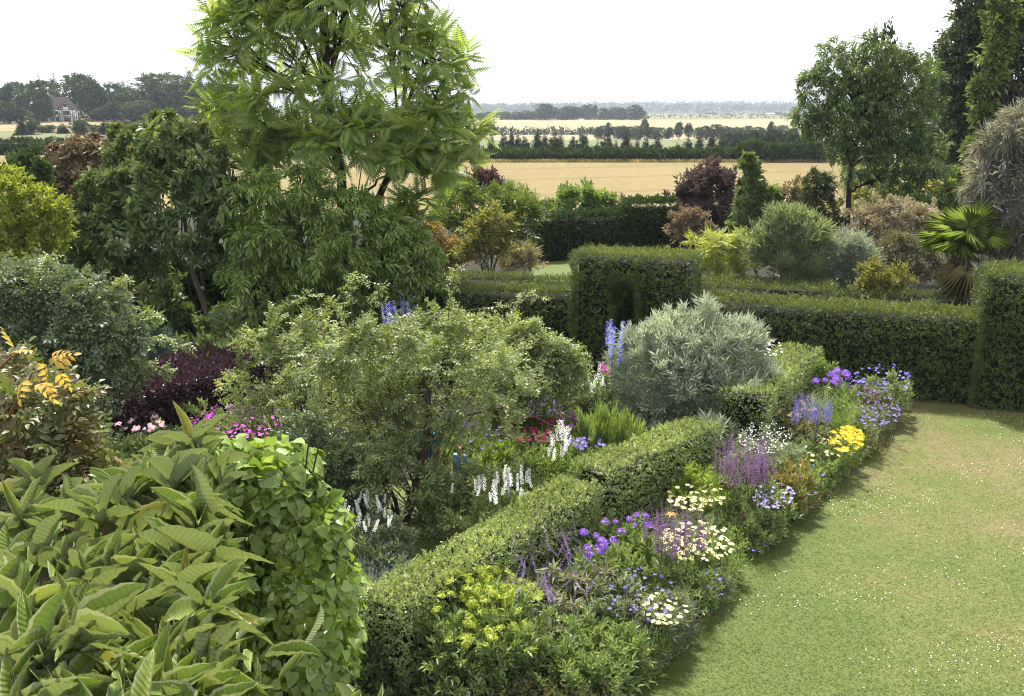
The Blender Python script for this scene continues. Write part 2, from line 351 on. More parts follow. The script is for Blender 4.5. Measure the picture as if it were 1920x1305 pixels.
def sheet(name, poly, z, mat, skirt=.08):
    bm = bmesh.new(); vs_ = [bm.verts.new((float(x), float(y), z)) for x, y in poly]; f = bm.faces.new(vs_)
    if f.normal.z < 0: f.normal_flip()
    f.normal_update()
    if f.normal.z < 0: f.normal_flip()
    n = len(vs_); lo = [bm.verts.new((float(x), float(y), z - skirt)) for x, y in poly]
    for i in range(n): bm.faces.new((vs_[i], vs_[(i + 1) % n], lo[(i + 1) % n], lo[i]))
    bmesh.ops.triangulate(bm, faces=[f]); bmesh.ops.recalc_face_normals(bm, faces=bm.faces)
    me = bpy.data.meshes.new(name); bm.to_mesh(me); bm.free(); me.materials.append(mat); return link(name, me, kind="structure")
def lawnmat(name, blades):
    m = bpy.data.materials.new(name); m.use_nodes = True; N, Lk = m.node_tree.nodes, m.node_tree.links
    b = N["Principled BSDF"]; tx = N.new("ShaderNodeTexCoord")
    def noise(s, d=5, r=.55, sx=1.):
        mp = N.new("ShaderNodeMapping"); mp.inputs["Scale"].default_value = (sx, 1, 1)
        q = N.new("ShaderNodeTexNoise"); q.inputs["Scale"].default_value = s; q.inputs["Detail"].default_value = d; q.inputs["Roughness"].default_value = r
        Lk.new(tx.outputs["Object"], mp.inputs[0]); Lk.new(mp.outputs[0], q.inputs["Vector"]); return q
    a, c, f = noise(.42, 4, .6), noise(2.6, 5, .6), noise(34, 4, .7)
    gx = N.new("ShaderNodeSeparateXYZ"); Lk.new(tx.outputs["Object"], gx.inputs[0])
    dry = N.new("ShaderNodeMapRange"); dry.inputs[1].default_value = 3.2; dry.inputs[2].default_value = 8.2; dry.inputs[3].default_value = -.13; dry.inputs[4].default_value = .065; Lk.new(gx.outputs[0], dry.inputs[0])
    def mad(x, k, y):
        q = N.new("ShaderNodeMath"); q.operation = 'MULTIPLY_ADD'; q.inputs[1].default_value = k; Lk.new(x, q.inputs[0]); Lk.new(y, q.inputs[2]); return q.outputs[0]
    t = mad(a.outputs["Fac"], .62, dry.outputs[0]); t = mad(c.outputs["Fac"], .26, t); t = mad(f.outputs["Fac"], .08, t)
    cr = N.new("ShaderNodeValToRGB"); e = cr.color_ramp.elements; e[0].position = .38; e[1].position = .72
    e[0].color = lin((126, 144, 72), .345); e[1].color = lin((182, 164, 124), .34)
    for p_, c_ in ((.45, (140, 154, 80)), (.53, (154, 157, 92)), (.62, (170, 160, 108))): q = e.new(p_); q.color = lin(c_, .34)
    Lk.new(t, cr.inputs[0]); col = cr.outputs[0]
    if blades:
        at = N.new("ShaderNodeAttribute"); at.attribute_name = "rnd"; mr = N.new("ShaderNodeMapRange"); mr.inputs[3].default_value = 1.05; mr.inputs[4].default_value = 1.3
        Lk.new(at.outputs["Fac"], mr.inputs[0]); hs = N.new("ShaderNodeHueSaturation"); Lk.new(col, hs.inputs["Color"]); Lk.new(mr.outputs[0], hs.inputs["Value"]); col = hs.outputs[0]
    else:
        bp = N.new("ShaderNodeBump"); bp.inputs["Strength"].default_value = .3; bp.inputs["Distance"].default_value = .02; Lk.new(f.outputs["Fac"], bp.inputs["Height"]); Lk.new(bp.outputs[0], b.inputs["Normal"])
    Lk.new(col, b.inputs["Base Color"]); b.inputs["Roughness"].default_value = .75; b.inputs["Specular IOR Level"].default_value = .15
    if blades:
        tl = N.new("ShaderNodeBsdfTranslucent"); ms = N.new("ShaderNodeMixShader"); ms.inputs[0].default_value = .5; Lk.new(col, tl.inputs[0]); Lk.new(b.outputs[0], ms.inputs[1]); Lk.new(tl.outputs[0], ms.inputs[2]); Lk.new(ms.outputs[0], N["Material Output"].inputs[0])
    return m
M_LAWN, M_BLADE = lawnmat("mown_lawn", False), lawnmat("mown_blades", True)
lawn = sheet("lawn", LP, .05, M_LAWN)
r = RNG(11); n = 520000
p = np.stack([r.uniform(-1, 14.5, n), 9.3 + 13.5 * r.random(n) ** 1.25], 1)
p = p[in_poly(p, LP)]; p = p[np.abs(p[:, 0]) < .54 * p[:, 1] + .5]; n = len(p)
a = r.uniform(0, 6.28, n); w = r.uniform(.003, .006, n); h = r.uniform(.006, .016, n); ln = r.normal(0, .026, (n, 2))
bx, by = np.cos(a) * w, np.sin(a) * w
V = np.zeros((n, 3, 3)); V[:, 0] = np.stack([p[:, 0] - bx, p[:, 1] - by, np.full(n, .049)], 1); V[:, 1] = np.stack([p[:, 0] + bx, p[:, 1] + by, np.full(n, .049)], 1)
V[:, 2] = np.stack([p[:, 0] + ln[:, 0], p[:, 1] + ln[:, 1], .05 + h], 1)
tag(link("grass", mesh_from("grass", V.reshape(-1, 3), np.arange(n * 3).reshape(-1, 3), M_BLADE, np.repeat(r.random(n), 3)), kind="stuff"), "short mown green and straw coloured grass blades on the lawn", "grass")
# longer straw tufts hanging over the cut edge
g = Geo()
for i in range(len(lawn_edge) - 1):
    A, B = lawn_edge[i], lawn_edge[i + 1]; m_ = int(np.linalg.norm(B - A) * 220)
    t = r.random(m_)[:, None]; q = A + (B - A) * t; nn = np.array([-(B - A)[1], (B - A)[0]]); nn = nn / np.linalg.norm(nn)
    q = q - nn * r.normal(.02, .03, (m_, 1)); tip = q + nn * r.uniform(-.03, .07, (m_, 1)) + r.normal(0, .02, (m_, 2)); ww = r.normal(0, .004, (m_, 2))
    V = np.stack([np.c_[q - ww, np.full(m_, .048)], np.c_[q + ww, np.full(m_, .048)], np.c_[tip, r.uniform(.05, .1, m_)]], 1)
    g.add(V.reshape(-1, 3), np.arange(m_ * 3).reshape(-1, 3), np.repeat(r.random(m_), 3))
tag(g.obj("edge_grass", leafmat("edge_straw", [(150, 160, 84), (196, 176, 124), (176, 160, 104)], .45), None, "stuff"), "straw coloured grass fringe along the cut lawn edge", "grass")
# clover heads
cv = compose([(T_oval(.1, 0, .5), (0, 0, 0), (math.cos(k), math.sin(k), .5), (0, 0, 1), 1, 1.0) for k in np.arange(5) * 1.257] + [(T_oval(.1, 0, .5), (0, 0, .3), (math.cos(k), math.sin(k), 1.), (0, 0, 1), .8, .9) for k in np.arange(4) * 1.57 + .4])
q = np.stack([r.uniform(0, 13, 26000), 9.5 + 12 * r.random(26000)], 1); q = q[in_poly(q, LP)]
dn = vnoise(np.c_[q, np.zeros(len(q))], .55, 3) + .5 * vnoise(np.c_[q, np.zeros(len(q))], 1.7, 4) + .05 * (q[:, 0] - 4)
q = q[dn + r.normal(0, .3, len(q)) > .70][:1500]; n = len(q)
fr = frames(np.c_[q, np.full(n, .085)], r.normal(0, 1, (n, 3)) * [1, 1, .1], np.tile([0, 0, 1.], (n, 1)) + r.normal(0, .2, (n, 3)), r.uniform(.007, .012, n))
V, F, R = inst(cv, fr, 1, r)
tag(link("clover_flowers", mesh_from("clover_flowers", V, F, petalmat("clover_white", [(232, 228, 216), (244, 242, 232)], .7), R), kind="stuff"), "tiny white clover flowers scattered over the lawn", "clover")
# the far lawn beyond the yew hedge and the little grass paths among the beds
PX2 = [(985, 528), (1000, 494), (1075, 487), (1110, 487), (1110, 528)]
sheet("far_lawn", np.array([G(*p_, .04)[:2] for p_ in PX2]), .04, M_LAWN)
PX3 = [(560, 1010), (600, 925), (650, 905), (700, 900), (1000, 905), (1080, 880), (1140, 760), (1160, 700), (1200, 700), (1200, 760), (1110, 930), (900, 1010), (700, 1060)]
sheet("garden_path", np.array([G(*p_, .03)[:2] for p_ in PX3]), .03, M_LAWN)

# ------------------------------------------------------------------ clipped hedges
def hedge(name, label, A, B, width, h, leafm, tmpl, L, dens, coremat, loc=None, cat="hedge", side=1, wob=.05, top_m=None, holes=None, parent=None, seed=1, h1=None, flare=.0, taper=0., out=.8, rand=.45, topup=.6):
    """A, B: the two ends of the front foot line; the body lies behind it (side=+1: left of A->B)"""
    A = np.array(A[:2], float); B = np.array(B[:2], float); Lx = np.linalg.norm(B - A); u = (B - A) / Lx; v = np.array([-u[1], u[0]]) * side
    r = RNG(seed); h1 = h if h1 is None else h1
    H = lambda s: h + (h1 - h) * s / Lx
    o = parent or thing(name, label, cat, (A[0], A[1], 0))
    base = np.array([A[0], A[1], 0]) - np.array(o.location)
    def W(s, t, z): return np.stack([u[0] * s + v[0] * t, u[1] * s + v[1] * t, z], -1) + base
    def Dr(s, t, z): return np.stack([u[0] * s + v[0] * t, u[1] * s + v[1] * t, z], -1)
    areas = np.array([Lx * width, Lx * h, Lx * h * .12, width * h, width * h]); nn = (areas * dens).astype(int)
    P, O, isT = [], [], []
    for k, m in enumerate(nn):
        s = r.random(m); t = r.random(m)
        if k == 0: S, T_, Z, nr = s * Lx, t * width, H(s * Lx), (0, 0, 1.)
        elif k == 1: S, T_, Z, nr = s * Lx, 0 * t, t * H(s * Lx), (0, -1., 0)
        elif k == 2: S, T_, Z, nr = s * Lx, 0 * t + width, t * H(s * Lx), (0, 1., 0)
        elif k == 3: S, T_, Z, nr = 0 * s, s * width, t * H(0), (-1., 0, 0)
        else: S, T_, Z, nr = 0 * s + Lx, s * width, t * H(Lx), (1., 0, 0)
        # batter: the faces lean in slightly; rounded shoulders
        T_ = T_ + (taper * Z * (1 if k != 2 else -1) if k in (1, 2) else 0)
        wv = wob * vnoise(np.stack([S, T_, Z], 1), 1.3, seed + 3) + .5 * wob * vnoise(np.stack([S, T_, Z], 1), 4.2, seed + 4) - .3 * L * r.random(m)
        S = S + wv * nr[0]; T_ = T_ + wv * nr[1]; Z = Z + wv * nr[2]
        if k == 0: Z = Z - .35 * wob * (np.abs(t - .5) * 2) ** 4
        ok = np.ones(m, bool)
        if holes is not None: ok = ~holes(S, Z) if k != 0 else ok
        P.append(W(S, T_, np.maximum(Z, .02))[ok]); O.append(Dr(*[np.full(m, c) for c in nr])[ok]); isT.append(np.full(ok.sum(), k == 0))
    P, O, isT = np.concatenate(P), np.concatenate(O), np.concatenate(isT); m = len(P)
    yd = O * out + r.normal(0, rand, (m, 3)) + np.array([0, 0, .35]) + np.where(isT, topup, 0)[:, None] * np.array([0, 0, 1.])
    zh = O + r.normal(0, .5, (m, 3)) + np.array([0, 0, .5])
    ll = L * r.uniform(.65, 1.25, m) * np.where(r.random(m) < .12, np.where(isT, 1.5, 1.3), 1)
    for nm, sel, mt in ((("foliage", ~isT, leafm), ("top_growth", isT, top_m)) if top_m else (("foliage", np.ones(m, bool), leafm),)):
        if not sel.any(): continue
        V, F, R = inst(tmpl, frames(P[sel], yd[sel], zh[sel], ll[sel]), 1, r)
        link(nm, mesh_from(nm, V, F, mt, R), o, "stuff")
    # the dense twiggy inside
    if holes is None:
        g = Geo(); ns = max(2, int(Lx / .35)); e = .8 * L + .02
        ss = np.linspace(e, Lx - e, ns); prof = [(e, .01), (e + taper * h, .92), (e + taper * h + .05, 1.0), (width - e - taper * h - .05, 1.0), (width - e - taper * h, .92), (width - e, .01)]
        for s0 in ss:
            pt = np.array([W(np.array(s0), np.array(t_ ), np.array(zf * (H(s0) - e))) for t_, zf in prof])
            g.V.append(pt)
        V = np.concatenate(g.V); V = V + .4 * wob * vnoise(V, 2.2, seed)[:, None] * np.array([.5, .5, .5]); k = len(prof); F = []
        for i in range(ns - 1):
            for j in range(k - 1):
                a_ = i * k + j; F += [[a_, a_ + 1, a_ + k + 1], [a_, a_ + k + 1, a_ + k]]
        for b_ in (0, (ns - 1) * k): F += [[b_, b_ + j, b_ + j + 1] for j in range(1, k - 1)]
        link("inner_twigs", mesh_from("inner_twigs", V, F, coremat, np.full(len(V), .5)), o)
    return o
NEEDLE = T_oval(.05, 0, .5)
YEW = T_sprig(5, NEEDLE, .30, .48, .5, 1, 55, 0)
M_YEW = leafmat("yew_needles", [(62, 82, 40), (98, 114, 54), (74, 98, 44), (128, 134, 66)], .54, .15, .5, .25)
M_YEWTOP = leafmat("yew_lit_new_growth", [(96, 116, 54), (122, 134, 66), (84, 104, 48), (140, 142, 78)], .42, .28, .5, .25)  # paler top sprigs: some new growth, the rest top light put into the colour
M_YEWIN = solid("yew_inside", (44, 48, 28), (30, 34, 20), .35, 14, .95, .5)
YD = 380
P0, P1 = G(1300, 566, 2.0), G(1846, 600, 2.0)
yew_u = (P1[:2] - P0[:2]) / np.linalg.norm(P1[:2] - P0[:2]); yew_v = np.array([-yew_u[1], yew_u[0]])
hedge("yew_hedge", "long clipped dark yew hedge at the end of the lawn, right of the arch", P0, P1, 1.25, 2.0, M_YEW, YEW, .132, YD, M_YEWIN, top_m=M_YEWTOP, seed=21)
E1 = P1[:2] + yew_u * 2.6
hr = D(1900, 516, P1[1] - .2)[2]
bA = P1[:2] - yew_v * .22 - yew_u * .05
hedge("yew_block", "tall square clipped yew block at the right end of the long hedge", bA, bA + yew_u * 2.1, 1.7, hr, M_YEW, YEW, .132, YD, M_YEWIN, top_m=M_YEWTOP, seed=22)
Q0, Q1 = G(838, 548, 2.0), G(1085, 553, 2.0)
hedge("yew_hedge", "clipped yew hedge running left from the yew arch behind the roses", Q0, Q1, 1.1, 2.0, M_YEW, YEW, .132, YD, M_YEWIN, top_m=M_YEWTOP, seed=23)
# the arch: a block with a narrow doorway cut through
bl, br = D(1072, 600, Q1[1] - .25), D(1292, 600, P0[1] - .3)
au = (br[:2] - bl[:2]); aw = np.linalg.norm(au); au = au / aw; av = np.array([-au[1], au[0]])
ah = D(1185, 484, (bl[1] + br[1]) / 2)[2]
oa, ob, oh = .86, 1.62, D(1165, 530, (bl[1] + br[1]) / 2)[2]
arch = thing("yew_arch", "clipped yew arch block with a narrow dark doorway through it", "hedge", (bl[0], bl[1], 0))
A3 = np.array([bl[0], bl[1]])
for (s0, s1, hh, sd) in ((0, oa, ah, 31), (ob, aw, ah, 32)):
    hedge("", "", A3 + au * s0, A3 + au * s1, 1.25, hh, M_YEW, YEW, .132, 380, M_YEWIN, parent=arch, seed=sd, top_m=M_YEWTOP)
r = RNG(5)
m = int((ob - oa) * 1.25 * 600); S = r.uniform(oa, ob, m); T_ = r.uniform(0, 1.25, m)
base = np.zeros(3)
for nm, zz, nz_, mt in (("top_growth", ah, 1., M_YEWTOP), ("foliage", oh, -1., M_YEW)):
    P = np.stack([au[0] * S + av[0] * T_, au[1] * S + av[1] * T_, zz + r.normal(0, .03, m) + (.12 * np.sin((S - oa) / (ob - oa) * math.pi) if nz_ < 0 else 0)], 1)
    V, F, R = inst(YEW, frames(P, np.array([0, 0, nz_]) + r.normal(0, .5, (m, 3)), r.normal(0, 1, (m, 3)), .11 * r.uniform(.7, 1.3, m)), 1, r)
    link(nm, mesh_from(nm, V, F, mt, R), arch, "stuff")
for tt, dn in ((0., -1), (1.25, 1)):
    m = int((ob - oa) * (ah - oh) * YD * 1.2); S = r.uniform(oa - .05, ob + .05, m); Z = r.uniform(oh, ah, m)
    P = np.stack([au[0] * S + av[0] * tt, au[1] * S + av[1] * tt, Z], 1) + r.normal(0, .02, (m, 3))
    V, F, R = inst(YEW, frames(P, np.array([av[0] * dn, av[1] * dn, .3]) + r.normal(0, .45, (m, 3)), r.normal(0, .5, (m, 3)) + [0, 0, .6], .11 * r.uniform(.7, 1.3, m)), 1, r)
    link("foliage", mesh_from("foliage", V, F, M_YEW, R), arch, "stuff")
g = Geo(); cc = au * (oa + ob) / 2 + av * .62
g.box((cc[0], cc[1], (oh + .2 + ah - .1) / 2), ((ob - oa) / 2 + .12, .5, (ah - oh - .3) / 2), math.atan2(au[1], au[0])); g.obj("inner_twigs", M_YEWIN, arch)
for s0, s1, sd in ((oa - .5, oa, 36), (ob, ob + .5, 37)):            # lower yew walls added behind the arch to keep the doorway dark
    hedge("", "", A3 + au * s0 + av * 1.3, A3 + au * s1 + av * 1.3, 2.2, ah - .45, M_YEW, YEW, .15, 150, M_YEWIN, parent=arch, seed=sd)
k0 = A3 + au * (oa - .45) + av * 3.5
hedge("", "", k0, k0 + au * (ob - oa + .9), .6, ah - .5, M_YEW, YEW, .15, 200, M_YEWIN, parent=arch, seed=38)  # back hedge added to shut out light behind the doorway
g = Geo(); cc = au * (oa + ob) / 2 + av * 2.4; g.box((cc[0], cc[1], (oh + ah - .5) / 2 + .1), ((ob - oa) / 2 + .1, 1.1, max(.1, (ah - .5 - oh) / 2)), math.atan2(au[1], au[0])); g.obj("inner_twigs", M_YEWIN, arch)  # roof core added over the tunnel to darken it
# second line of yew, across the walk behind the first
for lab, a_, b_, hh, wd, sd in (("low clipped yew hedge across the walk, behind the roses left of the arch", (812, 524), (992, 526), 1.75, 1.0, 41),
                            ("short low yew hedge in front of the far lawn beside the arch", (1004, 527), (1085, 530), 1.6, .8, 42),
                            ("clipped yew hedge seen just over the long hedge beside the arch", (1296, 536), (1566, 552), 1.85, 1.2, 43),
                            ("dark yew hedge below the fan palm behind the long hedge", (1590, 552), (1850, 566), 1.75, .9, 44)):
    a0, b0 = G(*a_, hh), G(*b_, hh)
    hedge("yew_hedge", lab, a0, b0, wd, hh, M_YEW, YEW, .15, 230, M_YEWIN, top_m=M_YEWTOP, seed=sd)
# boundary hedge towards the wheat
M_BHL = leafmat("boundary_hedge_leaf", [(52, 74, 36), (78, 100, 48), (62, 84, 40)], .42, .2)
OV4 = T_sprig(5, T_oval(), .55, .5, .9, 2, 60, 0)
a0, b0 = D(1010, 489, 43.5), D(1192, 478, 45)
hedge("boundary_hedge", "dark clipped boundary hedge between the far lawn and the wheat", a0, b0, 1.3, 1.9, M_BHL, OV4, .23, 130, M_YEWIN, top_m=M_BHL, seed=51, h1=1.9)
a0, b0 = D(1182, 470, 44.6), D(1420, 462, 46)
hedge("boundary_hedge", "taller step of the boundary hedge below the purple leaved bush", a0, b0, 1.5, D(1230, 384, 44.6)[2], M_BHL, OV4, .23, 130, M_YEWIN, top_m=M_BHL, seed=52)
# variegated hedge along the border
BOXL = T_sprig(6, T_oval(.08, -.06, .5), .76, .36, .7, 3, 62, 0)
M_BOX = leafmat("variegated_hedge_leaf", [(104, 132, 66), (160, 180, 104), (88, 114, 56), (190, 200, 136), (126, 150, 80)], .42, .22, .4, .35)
M_BOXTOP = leafmat("variegated_lit_young_leaf", [(136, 158, 84), (180, 194, 122), (116, 140, 72), (204, 210, 150)], .44, .28, .4, .3)  # sunlit hedge top painted as lighter leaf colour, besides young growth
M_BOXIN = solid("hedge_inside", (66, 60, 40), (44, 46, 28), .35, 14, .95, .5)
hs = []
for lab, a_, b_, hh, wd, sd, dn in (("near length of cream variegated hedge beside the euphorbia", (752, 1144), (1126, 914), 1.26, .66, 61, 880),
                                ("middle length of variegated hedge ending under the silver shrub", (1142, 890), (1352, 800), 1.42, .7, 62, 720),
                                ("far length of variegated hedge meeting the dark yew hedge", (1436, 745), (1542, 656), 1.5, .9, 63, 520)):
    a0, b0 = G(*a_, hh), G(*b_, hh); hs.append((a0, b0))
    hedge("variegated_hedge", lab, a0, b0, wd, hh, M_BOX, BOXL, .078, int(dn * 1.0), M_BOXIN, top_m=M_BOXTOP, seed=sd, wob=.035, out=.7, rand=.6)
# copper hedge on the left
PUR = T_sprig(5, T_oval(.1, -.1, .5), .62, .42, .8, 4, 60)
M_PUR = leafmat("copper_hedge_leaf", [(58, 42, 50), (84, 58, 68), (66, 50, 62), (100, 68, 74), (66, 58, 70)], .38, .2, .35, .45, (1.4, .7, .8, 1))
M_PURIN = solid("copper_inside", (40, 26, 26), (28, 20, 20), .35, 10, .95, .5)
a0, b0 = G(250, 742, 1.45), G(470, 680, 1.45)
hedge("copper_hedge", "dense copper purple hedge clipped square beside the big left rose bush", a0, b0, 1.5, 1.45, M_PUR, PUR, .15, 360, M_PURIN, seed=71, wob=.06)
c0, c1 = G(470, 678, 1.5), G(668, 622, 1.5)
hedge("copper_hedge", "farther purple hedge running behind the arching white rose canes", c0, c1, 1.3, 1.5, M_PUR, PUR, .15, 300, M_PURIN, seed=72, wob=.06)
# ------------------------------------------------------------------ far country: hedgerows, rows of trees, house, hills
def tree_proto(name, lobes, n, L, tmpl, mat, bark, trunk, seed, **kw):
    """part meshes of a tree one metre high and wide, to be scaled and shared"""
    fr = cloud(lobes, n, seed, L=L, zmin=-.05, **kw); V, F, R = inst(tmpl, fr, 1, RNG(seed))
    cr = mesh_from(name + "_crown", V, F, mat, R)
    g = Geo(); r = RNG(seed + 1); top = trunk[1]
    g.tube(bez((0, 0, -.02), (.01, 0, top * .5), (.0, .01, top), 6), trunk[0], trunk[0] * .35, 6)
    for k in range(6):
        lb = lobes[k % len(lobes)]; z0 = top * r.uniform(.35, .8)
        g.tube(bez((0, 0, z0), (lb[0] * .4, lb[1] * .4, z0 + .12), lb[:3], 5), trunk[0] * .5, trunk[0] * .12, 4)
    return cr, g.mesh(name + "_trunk", bark)
def rlobes(seed, k, w=.5, z0=.14, z1=.86, s=(.15, .25)):
    r = RNG(seed); o = []
    for i in range(k):
        a = r.uniform(0, 6.28); z = z0 + (z1 - z0) * (i + .5) / k; rad = w * .62 * math.sqrt(r.random()) * math.sin(math.pi * min(.92, max(.2, (z - z0 * .3) / (1.02 - z0 * .3))))
        q = r.uniform(*s); o.append((rad * math.cos(a), rad * math.sin(a), z, q, q, q * r.uniform(.7, 1)))
    o.append((0, 0, (z0 + z1) / 2, w * .5, w * .5, (z1 - z0) * .5)); return o
CL = T_sprig(5, T_oval(.12, -.1, .5), .7, .55, .9, 6, 70, 0)
M_FAR = [leafmat("far_broadleaf_green", [(60, 86, 42), (88, 110, 56), (74, 98, 48)], .34, .2, .6, .08), leafmat("far_broadleaf_dark", [(48, 74, 38), (70, 94, 48), (58, 84, 42)], .33, .18, .6, .08),
         leafmat("far_broadleaf_grey", [(80, 98, 66), (104, 120, 82), (92, 108, 72)], .33, .2, .6, .08), leafmat("far_conifer_green", [(40, 64, 40), (60, 84, 50), (50, 74, 44)], .34, .1, .6, .08),
         leafmat("far_conifer_brown", [(92, 82, 58), (112, 98, 70), (84, 84, 58)], .42, .1)]
PB = [tree_proto("broadleaf%d" % k, rlobes(100 + k, 13 + k), 1300, .088, CL, M_FAR[k % 3], BARK2, (.035, .7), 110 + k, shell=.5, bump=.25, low=-.8, rand=.7) for k in range(6)]
def con_lobes(): return [(0, 0, .06 + .9 * i / 9, .30 * (1 - i / 9.6) + .015, .30 * (1 - i / 9.6) + .015, .075) for i in range(10)]
CT = T_sprig(6, NEEDLE, .33, .5, .6, 8, 60, 0)
PC = [tree_proto("conifer%d" % k, con_lobes(), 1100, .125, CT, M_FAR[3 if k < 3 else 4], BARK2, (.018, .97), 130 + k, shell=.6, bump=.45, up=-.12, out=1.0, rand=.45, low=-.9) for k in range(4)]
PP = [tree_proto("poplar%d" % k, [(0, 0, .25 + .6 * i / 6, .16 * math.sin(.5 + 2.3 * i / 6), .16 * math.sin(.5 + 2.3 * i / 6), .16) for i in range(7)], 700, .08, CL, M_FAR[k], BARK2, (.02, .9), 140 + k, shell=.6, bump=.35, up=.5) for k in range(2)]
def place(name, label, proto, x, y, zb, h, w, cat="tree", group=None, rz=0.):
    o = thing(name, label, cat, (x, y, zb), group); o.scale = (w, w, h); o.rotation_euler = (0, 0, rz)
    link("crown", proto[0], o, "stuff"); link("trunk", proto[1], o); return o
def far(name, label, proto, px, ytop, wpx, Y, group=None, rz=0., zb=None, wf=1.0):
    t = D(px, ytop, Y); zb = float(ground_z(t[0], Y)) if zb is None else zb
    return place(name, label, proto, t[0], Y, zb - .1, t[2] - zb, wpx / FPX * Y * wf, group=group, rz=rz)
ORD = "first second third fourth fifth sixth seventh eighth ninth tenth eleventh twelfth thirteenth fourteenth fifteenth sixteenth seventeenth eighteenth nineteenth twentieth twenty-first twenty-second twenty-third twenty-fourth twenty-fifth twenty-sixth twenty-seventh twenty-eighth twenty-ninth thirtieth".split()
r = RNG(77)
# wood round the house on the left
WOOD = [(18, 155, 75, 385, 1, "dark round tree at the left edge of the picture beside the manor wood"), (62, 152, 64, 362, 0, "broad green tree hiding the left end of the timbered house"),
        (14, 192, 60, 340, 1, "low dark tree below the wood at the far left edge"), (134, 141, 92, 398, 0, "tall green tree rising directly behind the house roof"),
        (176, 153, 56, 385, 1, "dark leafy tree standing just right of the house"), (206, 158, 56, 405, 4, "mid green tree behind the dark tree right of the house"),
        (212, 190, 60, 372, 1, "short dark tree at the wood edge right of the house"), (246, 166, 60, 390, 0, "green tree between the house and the grey willow"),
        (288, 143, 104, 380, 2, "big grey green willow at the right of the manor wood"), (264, 188, 62, 366, 5, "dark undergrowth tree at the foot of the grey willow"),
        (345, 150, 80, 392, 1, "dark tree beside the pinnate garden tree in the manor wood"), (338, 192, 50, 374, 0, "small green tree right of the grey willow foot"),
        (395, 158, 80, 395, 4, "dark tree of the manor wood seen behind the big pinnate crown"), (440, 162, 80, 395, 1, "last tree of the manor wood half lost behind the big crown")]
for px, yt, w, Y, k, lab in WOOD: far("wood_tree", lab, PB[k], px, yt, w * 1.25, Y, "trees of the manor wood", r.uniform(0, 6))
for px, yt, w, lab in ((74, 146, 22, "dark conifer tip above the broad tree by the house"), (100, 143, 30, "dark pine tip left above the house roof"), (176, 149, 22, "thin conifer top right of the tree behind the house"),
                  (226, 154, 36, "flat topped dark pine left of the grey willow"), (278, 139, 44, "dark pine rising just behind the grey willow"), (352, 130, 34, "tallest dark conifer tip at the right of the manor wood"), (372, 141, 30, "dark pine touching the pinnate tree crown")):
    far("pine_tree", lab, PC[int(r.integers(3))], px, yt, w * 1.5, 412, "dark pines of the manor wood", r.uniform(0, 6))
for k, px in enumerate((36, 60, 92, 118, 146, 172, 200, 232, 262, 292, 322, 352, 384, 416)):
    far("young_tree", "%s bushy young tree from the left in the row below the timbered house" % ORD[k], PB[(k * 2 + 1) % 6] if k % 3 else PC[k % 3], px + r.uniform(-4, 4), 228 + r.uniform(-4, 8), r.uniform(34, 52), 250 + r.uniform(-12, 12), "young trees below the house", r.uniform(0, 6))
def hedgerow(name, label, pts, Y, h, wd, n, mat, L, seed, group=None):
    xs = np.array(pts); t0 = D(xs[0], 300, Y)[0]; t1 = D(xs[1], 300, Y)[0]; rr = RNG(seed); m = max(4, int((t1 - t0) / 1.6))
    o = thing(name, label, "hedge", ((t0 + t1) / 2, Y, float(ground_z((t0 + t1) / 2, Y))), group); lb = []
    for i in range(m):
        s = h * rr.uniform(.82, 1.12); lb.append((t0 + (t1 - t0) * (i + .5) / m - (t0 + t1) / 2, rr.normal(0, .2), s * .48, 1.5, wd, s * .56))
    g = Geo()
    fr = cloud(lb, n, seed, L=L, zmin=.05, shell=.3, bump=.2, low=-.5); V, F, R = inst(CL, fr, 1, rr); link("foliage", mesh_from("foliage", V, F, mat, R), o, "stuff")
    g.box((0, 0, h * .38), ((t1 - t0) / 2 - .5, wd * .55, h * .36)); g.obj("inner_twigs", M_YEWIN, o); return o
hedgerow("field_hedge", "long low hedgerow along the far edge of the wheat field", (815, 1400), 128.5, 1.45, 0.9, 3000, M_FAR[0], .48, 81)
hedgerow("field_hedge", "taller bushier end of the hedgerow below the right garden tree", (1392, 1552), 128, 2.25, 1.2, 2200, M_FAR[0], .45, 82)
hedgerow("field_hedge", "hedgerow behind the wheat at the left edge below the young trees", (-30, 430), 148, 2.0, 1.1, 3000, M_FAR[0], .54, 83)
# dry grass at the hedge foot
q = np.stack([r.uniform(-14, 46, 9000), 126.6 + r.random(9000) * 1.2, np.zeros(9000)], 1)
V, F, R = inst(T_oval(.05, .1, .4), frames(q, r.normal(0, .35, (9000, 3)) + [0, 0, 1], r.normal(0, 1, (9000, 3)), r.uniform(.25, .55, 9000)), .25, r)
tag(link("dry_grass", mesh_from("dry_grass", V, F, leafmat("dry_grass_leaf", [(196, 176, 128), (160, 150, 100), (176, 158, 116)], .45), R), kind="stuff"), "pale dry grass along the foot of the far hedgerow", "grass")
# conifer row
CON = [(921, 256, 24, 0), (945, 251, 26, 1), (960, 247, 22, 2), (972, 252, 22, 0), (984, 256, 22, 1), (1007, 247, 28, 2), (1021, 251, 22, 3), (1038, 250, 28, 0), (1051, 252, 26, 3), (1077, 257, 32, 1), (1098, 258, 26, 2), (1121, 268, 20, 0), (1139, 252, 30, 1), (1153, 266, 20, 3), (1176, 254, 32, 2), (1196, 262, 18, 3), (1211, 260, 24, 0), (1231, 260, 32, 1), (1271, 270, 16, 2), (1290, 260, 30, 0), (1314, 257, 30, 1), (1337, 256, 32, 2), (1357, 258, 30, 0), (892, 256, 24, 1)]
CON.sort()
for k, (px, yt, w, kk) in enumerate(CON):
    far("conifer", "%s conifer from the left in the row behind the field hedge" % ORD[k], PC[kk], px, yt - 1, w * 1.55, 165 + r.uniform(-5, 5), "conifer row behind the field hedge", r.uniform(0, 6))
